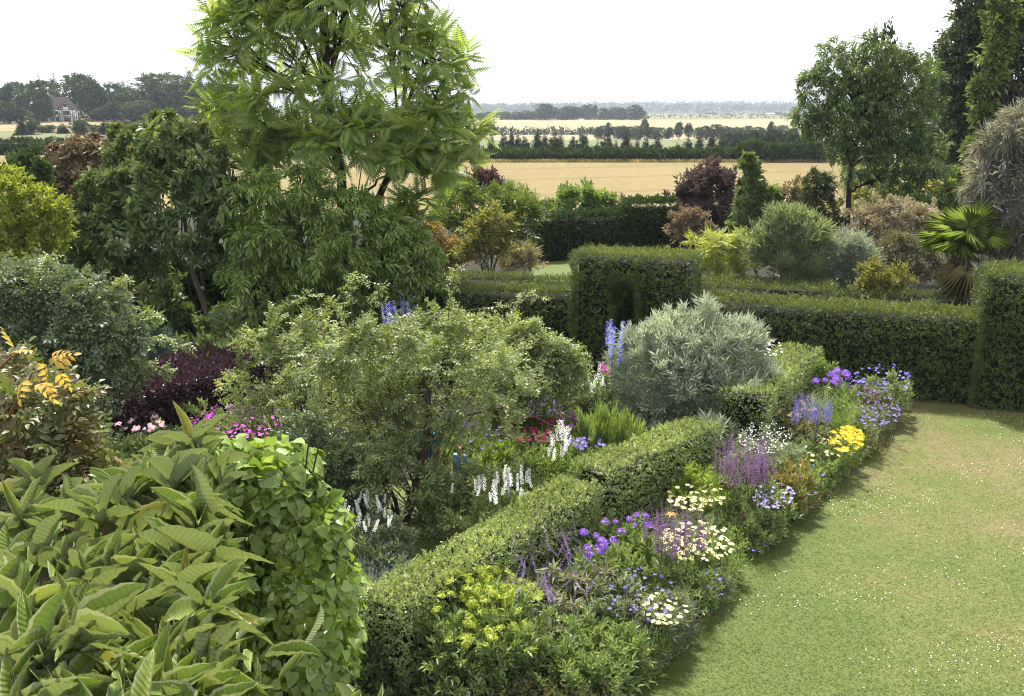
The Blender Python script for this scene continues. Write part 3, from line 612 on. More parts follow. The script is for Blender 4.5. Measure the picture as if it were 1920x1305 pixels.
for k in range(15):
    px = 1368 + k * 10.5; far("plantation_tree", "%s tree from the left in the dense dark plantation above the hedgerow" % ORD[k], (PC[k % 3] if k % 4 else PB[1]), px, 250 - 6 * math.sin(k / 14 * 3.1) + r.uniform(-2, 3), 40, 215 + r.uniform(-12, 12), "dark plantation trees", r.uniform(0, 6))
BELT = [(1128, 236), (1142, 230), (1158, 238), (1170, 236), (1183, 238), (1196, 236), (1209, 224), (1222, 238), (1236, 240), (1254, 239), (1274, 229), (1292, 231), (1308, 239), (1326, 236), (1346, 234), (1364, 237), (1384, 239), (1402, 236), (1424, 238), (1448, 228), (1468, 236), (1490, 240)]
for k, (px, yt) in enumerate(BELT):
    far("belt_tree", "%s tree from the left in the wooded belt below the tan field" % ORD[k], PP[k % 2] if yt < 232 else PB[k % 6], px, yt, 32 if yt > 232 else 42, 440 + r.uniform(-12, 12), "trees of the wooded belt", r.uniform(0, 6))
for k, (px, yt, w) in enumerate([(903, 211, 22), (916, 209, 22), (934, 211, 20), (950, 209, 26), (968, 210, 26), (986, 207, 24), (1003, 209, 24), (1022, 195, 42), (1047, 205, 26), (1064, 199, 34), (1084, 202, 30), (1103, 196, 34), (1116, 197, 22), (1134, 203, 28), (1152, 202, 28), (1168, 203, 26), (1190, 198, 34)]):
    far("skyline_tree", "%s tree from the left in the hazy treeline above the tan field" % ORD[k], PP[k % 2] if k in (12,) else PB[k % 6], px, yt, w * 1.25, 930 + r.uniform(-20, 20), "hazy treeline above the tan field", r.uniform(0, 6))
far("field_tree", "lone round tree at the left end of the tan field", PB[1], 922, 232, 20, 520); far("field_tree", "small round bush in the pale pasture above the conifer row", PB[0], 1092, 252, 18, 330)
for k, (px, yt, w, Y) in enumerate([(1316, 222, 9, 1300), (1300, 214, 30, 1900), (1330, 211, 34, 2000), (1362, 213, 30, 1900), (1450, 210, 34, 1800), (1470, 212, 30, 1850), (1420, 214, 26, 1800), (1492, 213, 30, 1800)]):
    far("distant_tree", "%s small hazy tree from the left before the far wooded hills" % ORD[k], PB[k % 6], px, yt, w, Y, "hazy trees before the hills", r.uniform(0, 6), wf=1.2)
# woodland texture of the hills and field hedges
n = 6000; yy = 2550 + 2100 * r.random(n); xx = r.uniform(-.1, .55, n) * (yy + 20); ok = vnoise(np.c_[xx / 300, yy / 160, np.zeros(n)], 1., 8) > -.25
q = np.c_[xx, yy, ground_z(xx, yy) + 1][ok]; n = len(q)
V, F, R = inst(CL, frames(q, r.normal(0, 1, (n, 3)) + [0, 0, .5], r.normal(0, .5, (n, 3)) + [0, 0, 1], r.uniform(10, 22, n)), 1, r)
tag(link("hill_woods", mesh_from("hill_woods", V, F, M_FAR[1], R), kind="stuff"), "blue hazy woods over the far hills", "woodland")
q = []
for (u0, u1, Y) in ((.09, .56, 1060), (.11, .56, 1350), (-.03, .13, 935), (.2, .6, 1620), (.1, .35, 2050), (-.04, .1, 560)):
    m = 450; u = r.uniform(u0, u1, m); q.append(np.c_[u * (Y + 20), Y + r.normal(0, 3, m), ground_z(u * (Y + 20), Y) + r.uniform(.3, 2.2, m)])
q = np.concatenate(q); n = len(q)
V, F, R = inst(CL, frames(q, r.normal(0, 1, (n, 3)), r.normal(0, .5, (n, 3)) + [0, 0, 1], r.uniform(1.5, 3.5, n)), 1, r)
tag(link("distant_hedges", mesh_from("distant_hedges", V, F, M_FAR[1], R), kind="stuff"), "thin dark hedges dividing the far fields", "hedge")
# ------------------------------------------------------------------ the timbered house
M_WHITE = solid("white_render", (236, 237, 238), (226, 228, 230), .95, 2, .8, .1); M_TIMB = solid("black_timber", (40, 36, 36), (56, 48, 46), .5, 3, .8, .1)
M_ROOF = solid("dark_tile_roof", (84, 66, 68), (66, 52, 56), .5, 1.5, .85, .4, (1, 4, 4)); M_GLASS = solid("window_glass", (70, 78, 90), (50, 56, 66), .5, 2, .15, 0, spec=.6)
HY = 370.; h0 = D(80, 228, HY); hz = float(ground_z(h0[0], HY)) - .1
S_ = HY / FPX / 1.03                        # metres per pixel there
HROT = math.radians(22)
house = thing("timbered_house", "white half timbered house with dark hipped roof among trees", "house", (h0[0], HY - 4, hz)); house.rotation_euler = (0, 0, HROT)
def HX(px): return (px - 82) * S_
def HZ(py): return (228 - py) * S_
def part(nm, f, mat, par=None):
    g = Geo(); f(g); return g.obj(nm, mat, par or house)
W_, D_ = HX(152), 8.5
part("wall", lambda g: g.box((W_ / 2, D_ / 2, HZ(206) / 2), (W_ / 2, D_ / 2, HZ(206) / 2)), M_WHITE)
def roof(g):
    e, rz_ = HZ(206), HZ(181.5); o_ = .4; a = [(-o_, -o_, e), (W_ + o_, -o_, e), (W_ + o_, D_ + o_, e), (-o_, D_ + o_, e)]; b = [(-o_, D_ / 2, rz_), (HX(138), D_ / 2, rz_)]
    g.quad(a[0], a[1], b[1], b[0]); g.quad(a[2], a[3], b[0], b[1]); g.add([a[1], a[2], b[1]], [[0, 1, 2]]); g.add([a[3], a[0], b[0]], [[0, 1, 2]]); g.quad(a[0], a[3], a[2], a[1])
part("roof", roof, M_ROOF)
gx0, gx1, gy = HX(120.5), HX(144), -1.4; gm = (gx0 + gx1) / 2; ge, gp = HZ(203), HZ(191)
def gable(g):
    g.box(((gx0 + gx1) / 2, gy / 2 + .2, ge / 2), ((gx1 - gx0) / 2, -gy / 2 + .2, ge / 2))
    g.add([(gx0, gy, ge), (gx1, gy, ge), (gm, gy, gp), (gx0, 3, ge), (gx1, 3, ge), (gm, 3, gp)], [[0, 1, 2], [0, 2, 5], [0, 5, 3], [1, 4, 5], [1, 5, 2]])
part("gable_bay", gable, M_WHITE)
def groof(g):
    for s in (-1, 1):
        e = gm + s * (gx1 - gm + .5); g.quad((e, gy - .5, ge - .35), (gm, gy - .5, gp + .35), (gm, 4, gp + .35), (e, 4, ge - .35)); g.quad((e, gy - .5, ge - .65), (e, gy - .5, ge - .35), (gm, gy - .5, gp + .35), (gm, gy - .5, gp + .05))
part("gable_roof", groof, M_ROOF)
def beam(g, x0, y0, x1, y1, w, yy): 
    a, b = np.array([HX(x0), HZ(y0)]), np.array([HX(x1), HZ(y1)]); d = b - a; l = np.linalg.norm(d); nn = np.array([-d[1], d[0]]) / l * w / 2
    p_ = [a - nn, b - nn, b + nn, a + nn]; f = [(q[0], yy - .08, q[1]) for q in p_]; bk = [(q[0], yy + .05, q[1]) for q in p_]
    g.add(f + bk, [[0, 1, 2], [0, 2, 3], [0, 4, 5], [0, 5, 1], [1, 5, 6], [1, 6, 2], [2, 6, 7], [2, 7, 3], [3, 7, 4], [3, 4, 0]])
BEAMS = [(120.5, 205, 144, 205, gy), (120.5, 213.5, 144, 213.5, gy), (120.5, 218, 144, 218, gy), (121, 204, 121, 228, gy), (143.6, 204, 143.6, 228, gy), (125, 204, 125, 228, gy), (139.5, 204, 139.5, 228, gy), (127, 197, 127, 205, gy), (137, 197, 137, 205, gy), (123, 204, 127, 199, gy), (141, 204, 137, 199, gy)]
BEAMS += [(126 + 1.8 * k, 213.5, 126 + 1.8 * k, 218, gy) for k in range(1, 7)]
BEAMS += [(82, 218.5, 120, 218.5, 0), (144, 218.5, 152, 218.5, 0), (146, 206, 146, 228, 0), (149.5, 206, 149.5, 228, 0), (99, 206, 99, 228, 0), (104, 206, 104, 228, 0), (112, 206, 112, 228, 0), (118.5, 206, 118.5, 228, 0), (88, 213, 118, 213, 0)] + [(84 + 3 * k, 213, 84 + 3 * k, 218.5, 0) for k in range(11)]
for k, b_ in enumerate(BEAMS): part("timber_beam", lambda g: beam(g, *b_[:4], .17 if b_[1] == b_[3] or b_[0] == b_[2] else .2, b_[4]), M_TIMB)
for (x0, y0, x1, y1, yy) in ((126.5, 207, 138.5, 212.5, gy), (127.5, 219, 138.5, 226.5, gy), (129, 194.5, 135, 200, gy), (86.5, 219.5, 98, 226, 0), (106, 219.5, 111, 226, 0), (114, 219.5, 118, 226, 0), (92, 207.5, 98, 212.5, 0), (106, 207.5, 111, 212.5, 0), (113.5, 207.5, 118, 212.5, 0)):
    w_ = part("window", lambda g: g.box(((HX(x0) + HX(x1)) / 2, yy, (HZ(y0) + HZ(y1)) / 2), ((HX(x1) - HX(x0)) / 2, .06, (HZ(y0) - HZ(y1)) / 2)), M_TIMB)
    nn = max(2, int((x1 - x0) / 2.6)); xs_ = np.linspace(HX(x0), HX(x1), nn + 1)
    for i in range(nn):
        g = Geo(); g.box(((xs_[i] + xs_[i + 1]) / 2, yy - .05, (HZ(y0) + HZ(y1)) / 2), ((xs_[i + 1] - xs_[i]) / 2 - .06, .03, (HZ(y0) - HZ(y1)) / 2 - .08)); g.obj("pane", M_GLASS, w_)
# small pale buildings at the foot of the skyline trees
for k, (px, py, w, h, lab) in enumerate(((918, 222, 12, 4, "tiny pale farm building at the left end of the hazy treeline"), (932, 220, 9, 4, "tiny white house beside the pale farm building in the treeline"), (1038, 225, 12, 3, "tiny long white shed under the tallest hazy tree"), (1090, 225, 10, 2.5, "tiny pale shed right of the white shed at the field top"), (1445, 213, 16, 4, "pale barn roof before the far wooded hills"))):
    Y = 905. if px < 1400 else 1750.; t = D(px, py, Y); s = Y / FPX; zg = float(ground_z(t[0], Y)); o = thing("farm_building", lab, "building", (t[0], Y, zg))
    g = Geo().box((0, 4, h * s * .3), (w * s / 2, 4, h * s * .3)); g.obj("wall", M_WHITE, o)
    g = Geo(); a_, e_, p_ = w * s / 2 + .3, h * s * .6, h * s * 1.05; g.quad((-a_, -.3, e_), (a_, -.3, e_), (a_, 4, p_), (-a_, 4, p_)); g.quad((a_, 8.3, e_), (-a_, 8.3, e_), (-a_, 4, p_), (a_, 4, p_)); g.add([(-a_, -.3, e_), (-a_, 8.3, e_), (-a_, 4, p_)], [[0, 1, 2]]); g.add([(a_, -.3, e_), (a_, 8.3, e_), (a_, 4, p_)], [[0, 1, 2]])
    g.obj("roof", solid("pale_roof", (176, 160, 150), (196, 186, 176), .5, 1), o)
# ------------------------------------------------------------------ garden trees and shrubs
def blobs(bl, Y, base, flat=1.0, dz=1.0):
    """[(px, py, radius px[, depth offset])] -> ellipsoids at distance Y, local to base"""
    o = []
    for b in bl:
        dy = b[3] if len(b) > 3 else 0.; p = D(b[0], b[1], Y + dy); rr = b[2] / FPX * (Y + dy)
        o.append((*(p - base), rr, rr * flat, rr * dz))
    return o
def lumps(lb, seed, k=3):
    r = RNG(seed + 99); o = list(lb)
    for (x, y, z, a, b, c) in lb:
        for _ in range(k):
            d = unit(r.normal(size=3)); d[2] = abs(d[2]) * .9 - .1; q = r.uniform(.28, .5); t = r.uniform(.75, 1.0)
            o.append((x + d[0] * a * t, y + d[1] * b * t, z + d[2] * c * t, a * q, b * q, c * q))
    return o
def foliage(o, lobes, n, tmpl, mat, L, seed, name="foliage", W=1., **kw):
    n, L = int(n * .66), L * 1.16
    fr = cloud(lobes, n, seed, L=L, **kw); V, F, R = inst(tmpl, fr, W, RNG(seed)); link(name, mesh_from(name, V, F, mat, R), o, "stuff"); return fr
def twigs(o, lobes, root, seed, mat, r0=.03, n=24, name="branches", up=.4, sides=4):
    rr = RNG(seed); g = Geo(); root = np.array(root, float)
    for k in range(n):
        lb = lobes[k % len(lobes)]; t = np.array(lb[:3]) + unit(rr.normal(size=3)) * np.array(lb[3:6]) * rr.uniform(.3, .95); t[2] = max(t[2], .1)
        mid = (root + t) / 2 + np.array([0, 0, up * np.linalg.norm(t - root) * .35]) + rr.normal(0, .06, 3) * np.linalg.norm(t - root)
        g.tube(bez(root + rr.normal(0, r0, 3) * [1, 1, 0], mid, t, 7), r0 * rr.uniform(.5, 1), r0 * .15, sides)
    return g.obj(name, mat, o)
def limbs(o, trunk_pts, r0, r1, tips, k, seed, mat, thin=.012, name="limb"):
    """a trunk, k limbs to the middles of groups of shoots, and thin branches from the limbs to the shoots"""
    rr = RNG(seed); trunk_pts = np.asarray(trunk_pts, float); g = Geo().tube(trunk_pts, r0, r1, 8); g.obj("trunk", mat, o, smooth=True)
    cen = tips[rr.choice(len(tips), k, False)]
    for _ in range(6):
        lab = ((tips[:, None] - cen[None]) ** 2).sum(-1).argmin(1); cen = np.array([tips[lab == i].mean(0) if (lab == i).any() else cen[i] for i in range(k)])
    for i in range(k):
        below = trunk_pts[trunk_pts[:, 2] < cen[i][2] - .2]; a = below[int(len(below) * rr.uniform(.7, .999))] if len(below) else trunk_pts[len(trunk_pts) // 2]
        P = bez(a, (a + cen[i]) / 2 + np.array([0, 0, .35 * np.linalg.norm(cen[i] - a)]) * .5 + rr.normal(0, .12, 3), cen[i], 9)
        P[1:-1] += rr.normal(0, .03, P[1:-1].shape); gl = Geo().tube(P, r1 * rr.uniform(.55, .85), thin * 1.6, 6)
        for t in tips[lab == i]:
            s = P[int(rr.integers(3, 8))]; gl.tube(bez(s, (s + t) / 2 + [0, 0, .1] + rr.normal(0, .06, 3), t, 5), thin, thin * .4, 4)
        gl.obj(name, mat, o, smooth=True)
def shoots(tips, axes, per, tilt, seed, L, tj=12, lift=0., jit=.2):
    """rosettes of leaves round the shoot tips"""
    rr = RNG(seed); n = len(tips); P = np.repeat(tips, per, 0); A = unit(np.repeat(axes, per, 0)); m = len(P)
    ref = np.where(np.abs(A[:, 2:3]) < .9, np.array([[0, 0, 1.]]), np.array([[1., 0, 0]])); X = unit(np.cross(A, ref)); Yv = np.cross(A, X)
    an = np.tile(np.arange(per) * 2.399, n) + np.repeat(rr.uniform(0, 6.28, n), per) + rr.normal(0, .25, m); ti = np.radians(np.tile(tilt * (.55 + .6 * (np.arange(per) + .5) / per), n) + rr.normal(0, tj, m))
    d = np.cos(ti)[:, None] * A + np.sin(ti)[:, None] * (np.cos(an)[:, None] * X + np.sin(an)[:, None] * Yv); d[:, 2] += lift
    zh = A + np.array([0, 0, .8]) + rr.normal(0, .15, (m, 3))
    return frames(P - A * (np.tile((np.arange(per) + .5) / per, n) * .12 * L)[:, None], d, zh, L * (1 + jit * rr.uniform(-1, 1, m)))
def split_leaves(o, fr, meshes, tm, mat, k, seed, name="leaf", rest="leaves", score=None, W=1.):
    """the k leaves that show largest become parts of their own, the others one part"""
    pos = fr[0]; sc = pos[:, 1] if score is None else score; od = np.argsort(sc); rr = RNG(seed); k = min(k, len(od))
    for i in od[:k]:
        q = link(name, meshes[int(rr.integers(len(meshes)))], o); q.matrix_local = mat_of(fr, i, W)
    rest_i = od[k:]
    if len(rest_i):
        V, F, R = inst(tm, tuple(a[rest_i] for a in fr), W, rr); link(rest, mesh_from(rest, V, F, mat, R), o, "stuff")

# --- the big pinnate tree
Y = 28.; b0 = np.array([*D(655, 600, Y)[:2], 0.])
tree = thing("pinnate_tree", "tall airy tree with long drooping pinnate leaves, left of centre", "tree", b0)
TB = blobs([(468, 55, 88), (560, 20, 95), (650, 10, 100, -1), (740, 45, 85), (800, 115, 78), (835, 195, 60), (815, 265, 78, -1), (425, 130, 62), (445, 205, 60), (470, 270, 66), (530, 190, 72, -1.2), (605, 110, 80, 1.5), (690, 120, 90, -1), (745, 190, 85), (720, 275, 82, -1.2), (640, 250, 70, -1.5), (560, 275, 56), (790, 320, 62), (500, 320, 36), (865, 265, 40), (740, 420, 45, 0), (780, 395, 40, -.5), (650, -60, 90), (540, -50, 90), (745, -30, 70)], Y, b0, 1.0, .8)
fc = cloud(TB, 440, 201, L=1, shell=.34, bump=.2, low=-.45, up=.1, gap=.8, gscale=.75, shoot=0)
tips, axes = fc[0], unit(fc[2] * .8 + np.array([0, 0, .45]))
FT = [T_pinnate(10, .25, .30, dr, sw) for dr, sw in ((.24, 64), (.36, 60), (.16, 68))]
M_PIN = leafmat("pinnate_leaf", [(128, 158, 70), (162, 186, 90), (144, 172, 78), (180, 196, 108)], .44, .46, .4, .35)
fr = shoots(tips, axes, 7, 84, 202, .66, 14, .02)
FM = [mesh_from("pinnate_leaf", t[0], t[1], M_PIN, np.full(len(t[0]), .2 + .3 * i)) for i, t in enumerate(FT)]
out_x = np.abs(fr[0][:, 0] + b0[0] - D(640, 150, Y)[0])
split_leaves(tree, fr, FM, FT[0], M_PIN, 300, 203, "pinnate_leaf", "pinnate_leaves", score=fr[0][:, 1] - .35 * out_x)
tr = np.array([D(655, 642, Y), D(650, 520, Y), D(643, 420, Y), D(640, 330, Y), D(628, 260, Y), D(618, 190, Y), D(612, 120, Y)]) - b0; tr[0][2] = 0
lt = D(720, 300, Y)[0] - b0[0]
sel = tips[:, 0] < lt
limbs(tree, tr, .17, .095, tips[sel], 15, 204, BARK, .02)
tr2 = np.array([D(690, 642, Y), D(695, 480, Y), D(706, 380, Y), D(728, 330, Y), D(742, 270, Y), D(756, 200, Y)]) - b0; tr2[0][2] = 0
limbs(tree, tr2, .12, .07, tips[~sel], 9, 205, BARK, .02)

# --- a builder for most shrubs and small trees
LEAF6 = T_leaf()
def shrub(name, label, cat, bl, Y, mat, tmpl, L, n, seed, root=None, bark=BARK2, r0=.03, nt=20, flat=.9, dz=1., core=True, **kw):
    cx = root or (sum(b[0] for b in bl) / len(bl)); b = np.array([*D(cx, 600, Y)[:2], 0.]); o = thing(name, label, cat, b)
    lb = lumps(blobs(bl, Y, b, flat, dz), seed); kk = dict(shell=.5, bump=.3, clus=14); kk.update(kw)
    foliage(o, lb, n, tmpl, mat, L, seed, **kk)
    if core:
        rr = RNG(seed + 7); inn = [(x, y, z, rx * .68, ry * .68, rz * .68) for x, y, z, rx, ry, rz in lb]
        k2 = dict(kk); k2.update(shell=.3, clus=0, shoot=0); V, F, R = inst(tmpl, cloud(inn, n // 9, seed + 8, L=L * 1.8, **k2), 1., rr); link("inner_foliage", mesh_from("inner_foliage", V, F, mat, R), o, "stuff")
    if nt: twigs(o, lb, (0, 0, .02), seed + 1, bark, r0, nt)
    return o, lb, b
ROS = T_rosette(8, T_oval(.06, -.2, .5), .36, 85, 3)
ROS2 = T_rosette(7, T_oval(.06, -.25, .5), .44, 80, 5)
SPR = T_sprig(6, T_oval(.12, -.18, .42), .45, .52, .8, 4, 58, 0)
SPRL = T_sprig(6, T_oval(.08, -.25, .45), .44, .55, .8, 5, 62)
WILLOW = T_sprig(7, T_oval(.06, -.1, .4), .17, .55, 1.1, 6, 50, 0)
ROSEL = T_pinnate(2, .40, .62, .22, 62, None, .015)
TINY = T_sprig(6, T_oval(.1, -.05, .5), .65, .3, 1.3, 7, 65, 0)
M_RHO = leafmat("rhododendron_leaf", [(72, 94, 48), (108, 126, 68), (88, 110, 56), (138, 148, 92)], .54, .22, .45, .35)
o, lb, b = shrub("broadleaf_evergreen", "dark evergreen tree with whorled leathery leaves and bare leaning trunk", "tree", [(330, 285, 70), (262, 300, 55, .5), (215, 370, 65, .5), (300, 370, 85), (390, 340, 65, -.5), (170, 440, 62), (250, 450, 80), (350, 440, 70, -.6), (385, 480, 45, -.8), (200, 520, 60), (290, 540, 60), (430, 400, 50), (140, 500, 40), (250, 590, 55, .6), (330, 600, 50, .8), (190, 600, 50, .4), (440, 600, 40, .8), (290, 640, 40, .7)], 26., M_RHO, ROS, .18, 4600, 211, clus=9, root=395, r0=.02, nt=4, up=.35, out=.9, rand=.4)
g = Geo().tube(np.array([D(408, 662, 26), D(400, 620, 26), D(382, 570, 26), D(362, 515, 26), D(352, 460, 26), D(345, 400, 26)]) - b, .10, .05, 8); g.obj("trunk", solid("grey_bark", (134, 124, 104), (104, 96, 80), .5, 5, .9, .5, (4, 4, 1)), o, smooth=True)
shrub("broadleaf_evergreen", "rounded yellowish green evergreen behind the leathery leaved tree", "tree", [(300, 260, 50), (250, 280, 40), (350, 270, 48), (390, 265, 45), (290, 310, 60), (360, 320, 55)], 31., leafmat("evergreen_light_leaf", [(96, 116, 58), (124, 138, 74), (108, 128, 62)], .42, .25, .4, .4), ROS2, .19, 2200, 214, r0=.05, nt=10)
M_WEEP = leafmat("weeping_leaf", [(88, 114, 48), (124, 148, 66), (104, 130, 54), (148, 166, 84)], .55, .3, .4, .4)
DROOP = T_sprig(7, T_oval(.06, -.25, .42), .34, .5, .7, 9, 48)
shrub("drooping_evergreen", "broad evergreen with drooping glossy leaves below the pinnate tree", "tree", [(470, 370, 62), (540, 350, 58, -.5), (610, 380, 66, -.5), (680, 420, 66), (745, 440, 55, .4), (790, 460, 42, .8), (505, 450, 70), (590, 460, 80, -.6), (680, 500, 70), (760, 515, 55, .5), (470, 530, 55, -.4), (560, 540, 70), (650, 560, 60), (800, 530, 30, .6), (455, 600, 36, -.5)], 25.2, M_WEEP, DROOP, .24, 5000, 221, root=640, r0=.06, nt=26, up=-.2, sag=.55, out=.7, rand=.4, low=-.85)
shrub("copper_shrub", "bronze brown leaved shrub standing before the wheat at the left", "shrub", [(165, 300, 44), (125, 315, 36), (212, 298, 42), (106, 345, 42), (165, 350, 56), (222, 350, 40), (135, 390, 46), (195, 400, 46)], 42., leafmat("bronze_leaf", [(136, 112, 74), (176, 150, 108), (116, 98, 66), (194, 170, 130)], .44, .15, .5, .3, (1.1, 1.05, .8, 1)), ROS2, .26, 3000, 231, r0=.04, nt=14, bump=.4)
shrub("upright_shrub", "small dark green upright shrub beside the bronze shrub", "shrub", [(40, 325, 22), (62, 320, 26), (50, 350, 34), (80, 360, 26)], 40., leafmat("upright_leaf", [(66, 92, 46), (92, 116, 60)], .42, .25), SPRL, .28, 800, 232, up=1.0, r0=.04, nt=10)
shrub("lime_shrub", "bright lime yellow leaved shrub at the left edge", "shrub", [(20, 370, 46), (65, 395, 44), (0, 430, 60), (60, 450, 52), (100, 400, 24), (105, 450, 22), (20, 500, 50)], 24., leafmat("lime_leaf", [(148, 164, 56), (178, 188, 78), (130, 148, 52), (192, 198, 98)], .40, .4, .45, .3), SPR, .18, 3000, 233, up=.15, out=1., nt=14)
M_ROSE = [leafmat("rose_leaf_grey", [(92, 110, 78), (122, 136, 96), (104, 122, 84), (140, 148, 104)], .42, .25), leafmat("rose_leaf_green", [(120, 140, 78), (154, 168, 102), (134, 152, 88), (178, 184, 126)], .42, .3), leafmat("rose_leaf_bronze", [(112, 116, 66), (158, 128, 84), (132, 130, 78), (176, 150, 106)], .42, .3)]
def cane(o, b, pts, Y, mat, tmpl, L, n, seed, r0=.012, cm=CANE):
    P = np.array([D(p[0], p[1], Y + (p[2] if len(p) > 2 else 0)) for p in pts]) - b
    t = np.linspace(0, len(P) - 1, 14); Q = np.stack([np.interp(t, np.arange(len(P)), P[:, k]) for k in range(3)], 1)
    for _ in range(2): Q[1:-1] = (Q[:-2] + 2 * Q[1:-1] + Q[2:]) / 4
    Geo().tube(Q, r0, r0 * .35, 5).obj("cane", cm, o, smooth=True)
    rr = RNG(seed); s = rr.uniform(.12, 1, n) * (len(Q) - 1.01); i = s.astype(int); f = (s - i)[:, None]; pos = Q[i] * (1 - f) + Q[i + 1] * f; tg = unit(Q[i + 1] - Q[i])
    fr = frames(pos, tg * .4 + rr.normal(0, .7, (n, 3)), rr.normal(0, .4, (n, 3)) + [0, 0, 1], L * rr.uniform(.6, 1.15, n)); V, F, R = inst(tmpl, fr, 1, rr); link("cane_leaves", mesh_from("cane_leaves", V, F, mat, R), o, "stuff")
o, lb, b = shrub("rose_bush", "huge grey green rose bush at the left edge", "rose bush", [(40, 580, 70), (120, 570, 62), (190, 600, 60, -.3), (70, 670, 85), (165, 680, 85, -.4), (222, 650, 42, -.3), (100, 760, 80), (180, 740, 56, -.4), (20, 740, 70), (60, 520, 36, .5), (20, 540, 40)], 15.5, M_ROSE[0], ROSEL, .135, 8500, 241, r0=.02, nt=20, gap=.8, shoot=.8, slen=.85, bump=.3, clus=0, bark=CANE, out=.6, up=.2, rand=.7)
for k, pts in enumerate(([(180, 640), (260, 590), (303, 592)], [(200, 660), (290, 630), (352, 648)], [(150, 600), (210, 545), (236, 525)], [(60, 560), (80, 500), (96, 478)], [(220, 690), (280, 680), (320, 700)])): cane(o, b, pts, 15.2, M_ROSE[1], ROSEL, .14, 70, 250 + k)
# centre roses
rq = RNG(77); RB = [(x + rq.uniform(-14, 14), y + rq.uniform(-10, 10), rq.uniform(34, 54), rq.uniform(-.8, .7)) for y, xs in ((640, (670, 730, 790, 850)), (684, (600, 680, 750, 820, 890, 960)), (732, (570, 650, 720, 790, 860, 930)), (782, (590, 670, 740, 820, 900)), (826, (620, 690, 750, 800)), (880, (640, 700, 740)), (930, (650, 690))) for x in xs]
o, lb, b = shrub("shrub_rose", "great arching shrub rose with a brown trunk in the middle of the garden", "rose bush", RB, 15.2, M_ROSE[1], ROSEL, .115, 11500, 261, root=790, r0=.02, nt=34, bark=CANE, out=.5, up=.15, rand=.75, shell=1., core=False, bump=.4, low=-1., gap=.85, gscale=3.5, shoot=.92, slen=1.35, clus=0)
g = Geo()
for pts, r0, r1 in (([(748, 1005), (768, 950), (785, 890), (796, 830), (806, 770), (790, 690)], .085, .035), ([(790, 900), (795, 860), (812, 800), (850, 720)], .05, .02), ([(752, 1000), (742, 940), (715, 880), (690, 810), (660, 720)], .04, .015), ([(756, 1004), (728, 930), (700, 860)], .03, .012), ([(780, 900), (760, 840), (735, 760), (720, 660)], .03, .012), ([(800, 820), (805, 740), (775, 650), (760, 600)], .03, .01), ([(796, 830), (870, 780), (960, 760), (1040, 800)], .022, .006)):
    g.tube(np.array([D(*p, 14.9) for p in pts]) - b, r0, r1, 7)
g.obj("trunk", solid("rose_wood", (120, 96, 76), (82, 66, 54), .5, 6, .9, .6, (4, 4, 1)), o, smooth=True)
for k, pts in enumerate(([(660, 600), (655, 530), (680, 515), (735, 560)], [(640, 640), (650, 540), (662, 512)], [(840, 600), (846, 540), (858, 498)], [(860, 620), (920, 580), (1000, 548)], [(800, 600), (860, 585), (960, 570), (1020, 556)], [(690, 610), (705, 560), (720, 530)], [(880, 900), (980, 850), (1060, 790)], [(860, 940), (960, 880), (1000, 870)], [(820, 900), (860, 960), (900, 1000)], [(700, 700), (760, 640), (800, 560)])): cane(o, b, pts, 15.0, M_ROSE[1], ROSEL, .12, 34, 270 + k, .009)
o, lb, b = shrub("shrub_rose", "rounded rose bush in front of the yew hedge left of the delphiniums", "rose bush", [(960, 660, 50), (1010, 680, 44), (1050, 690, 36), (930, 720, 56), (1000, 730, 48), (1070, 720, 32), (900, 650, 40)], 18.3, M_ROSE[1], ROSEL, .14, 4300, 281, bark=CANE, r0=.02, nt=26, out=.5, rand=.7, gap=.75, shoot=.9, slen=1.4, bump=.35, clus=0)
for k, pts in enumerate(([(1000, 680), (1070, 650), (1100, 690), (1102, 740)], [(960, 650), (1040, 630), (1085, 660)], [(940, 640), (985, 610), (1010, 600)])): cane(o, b, pts, 18., M_ROSE[1], ROSEL, .14, 60, 290 + k, .009)
o, lb, b = shrub("shrub_rose", "pale green rose with long arching canes over the purple hedge", "rose bush", [(500, 650, 40), (560, 640, 44), (480, 720, 46), (540, 700, 54), (610, 690, 50), (600, 620, 36), (490, 770, 40), (560, 770, 40)], 16.8, M_ROSE[1], ROSEL, .13, 2000, 301, bark=CANE, r0=.02, nt=30, out=.5, rand=.7, shell=.7, core=False, gap=.75, shoot=.92, slen=1.5, bump=.4, clus=0)
for k, pts in enumerate(([(500, 660), (530, 570), (590, 545), (640, 570)], [(500, 640), (506, 600), (512, 574)], [(540, 640), (620, 560), (645, 590)], [(470, 700), (450, 660), (440, 640)], [(560, 700), (520, 640), (470, 640)])): cane(o, b, pts, 16.6, M_ROSE[1], ROSEL, .13, 50, 310 + k, .01)
shrub("rose_bush", "green rose foliage low beside the vine covered dome", "rose bush", [(600, 900, 55), (660, 960, 45), (610, 850, 50), (590, 960, 50), (560, 830, 40)], 14.6, M_ROSE[0], ROSEL, .12, 2400, 321, bark=CANE, nt=16, shoot=.9, slen=1.2, clus=0)
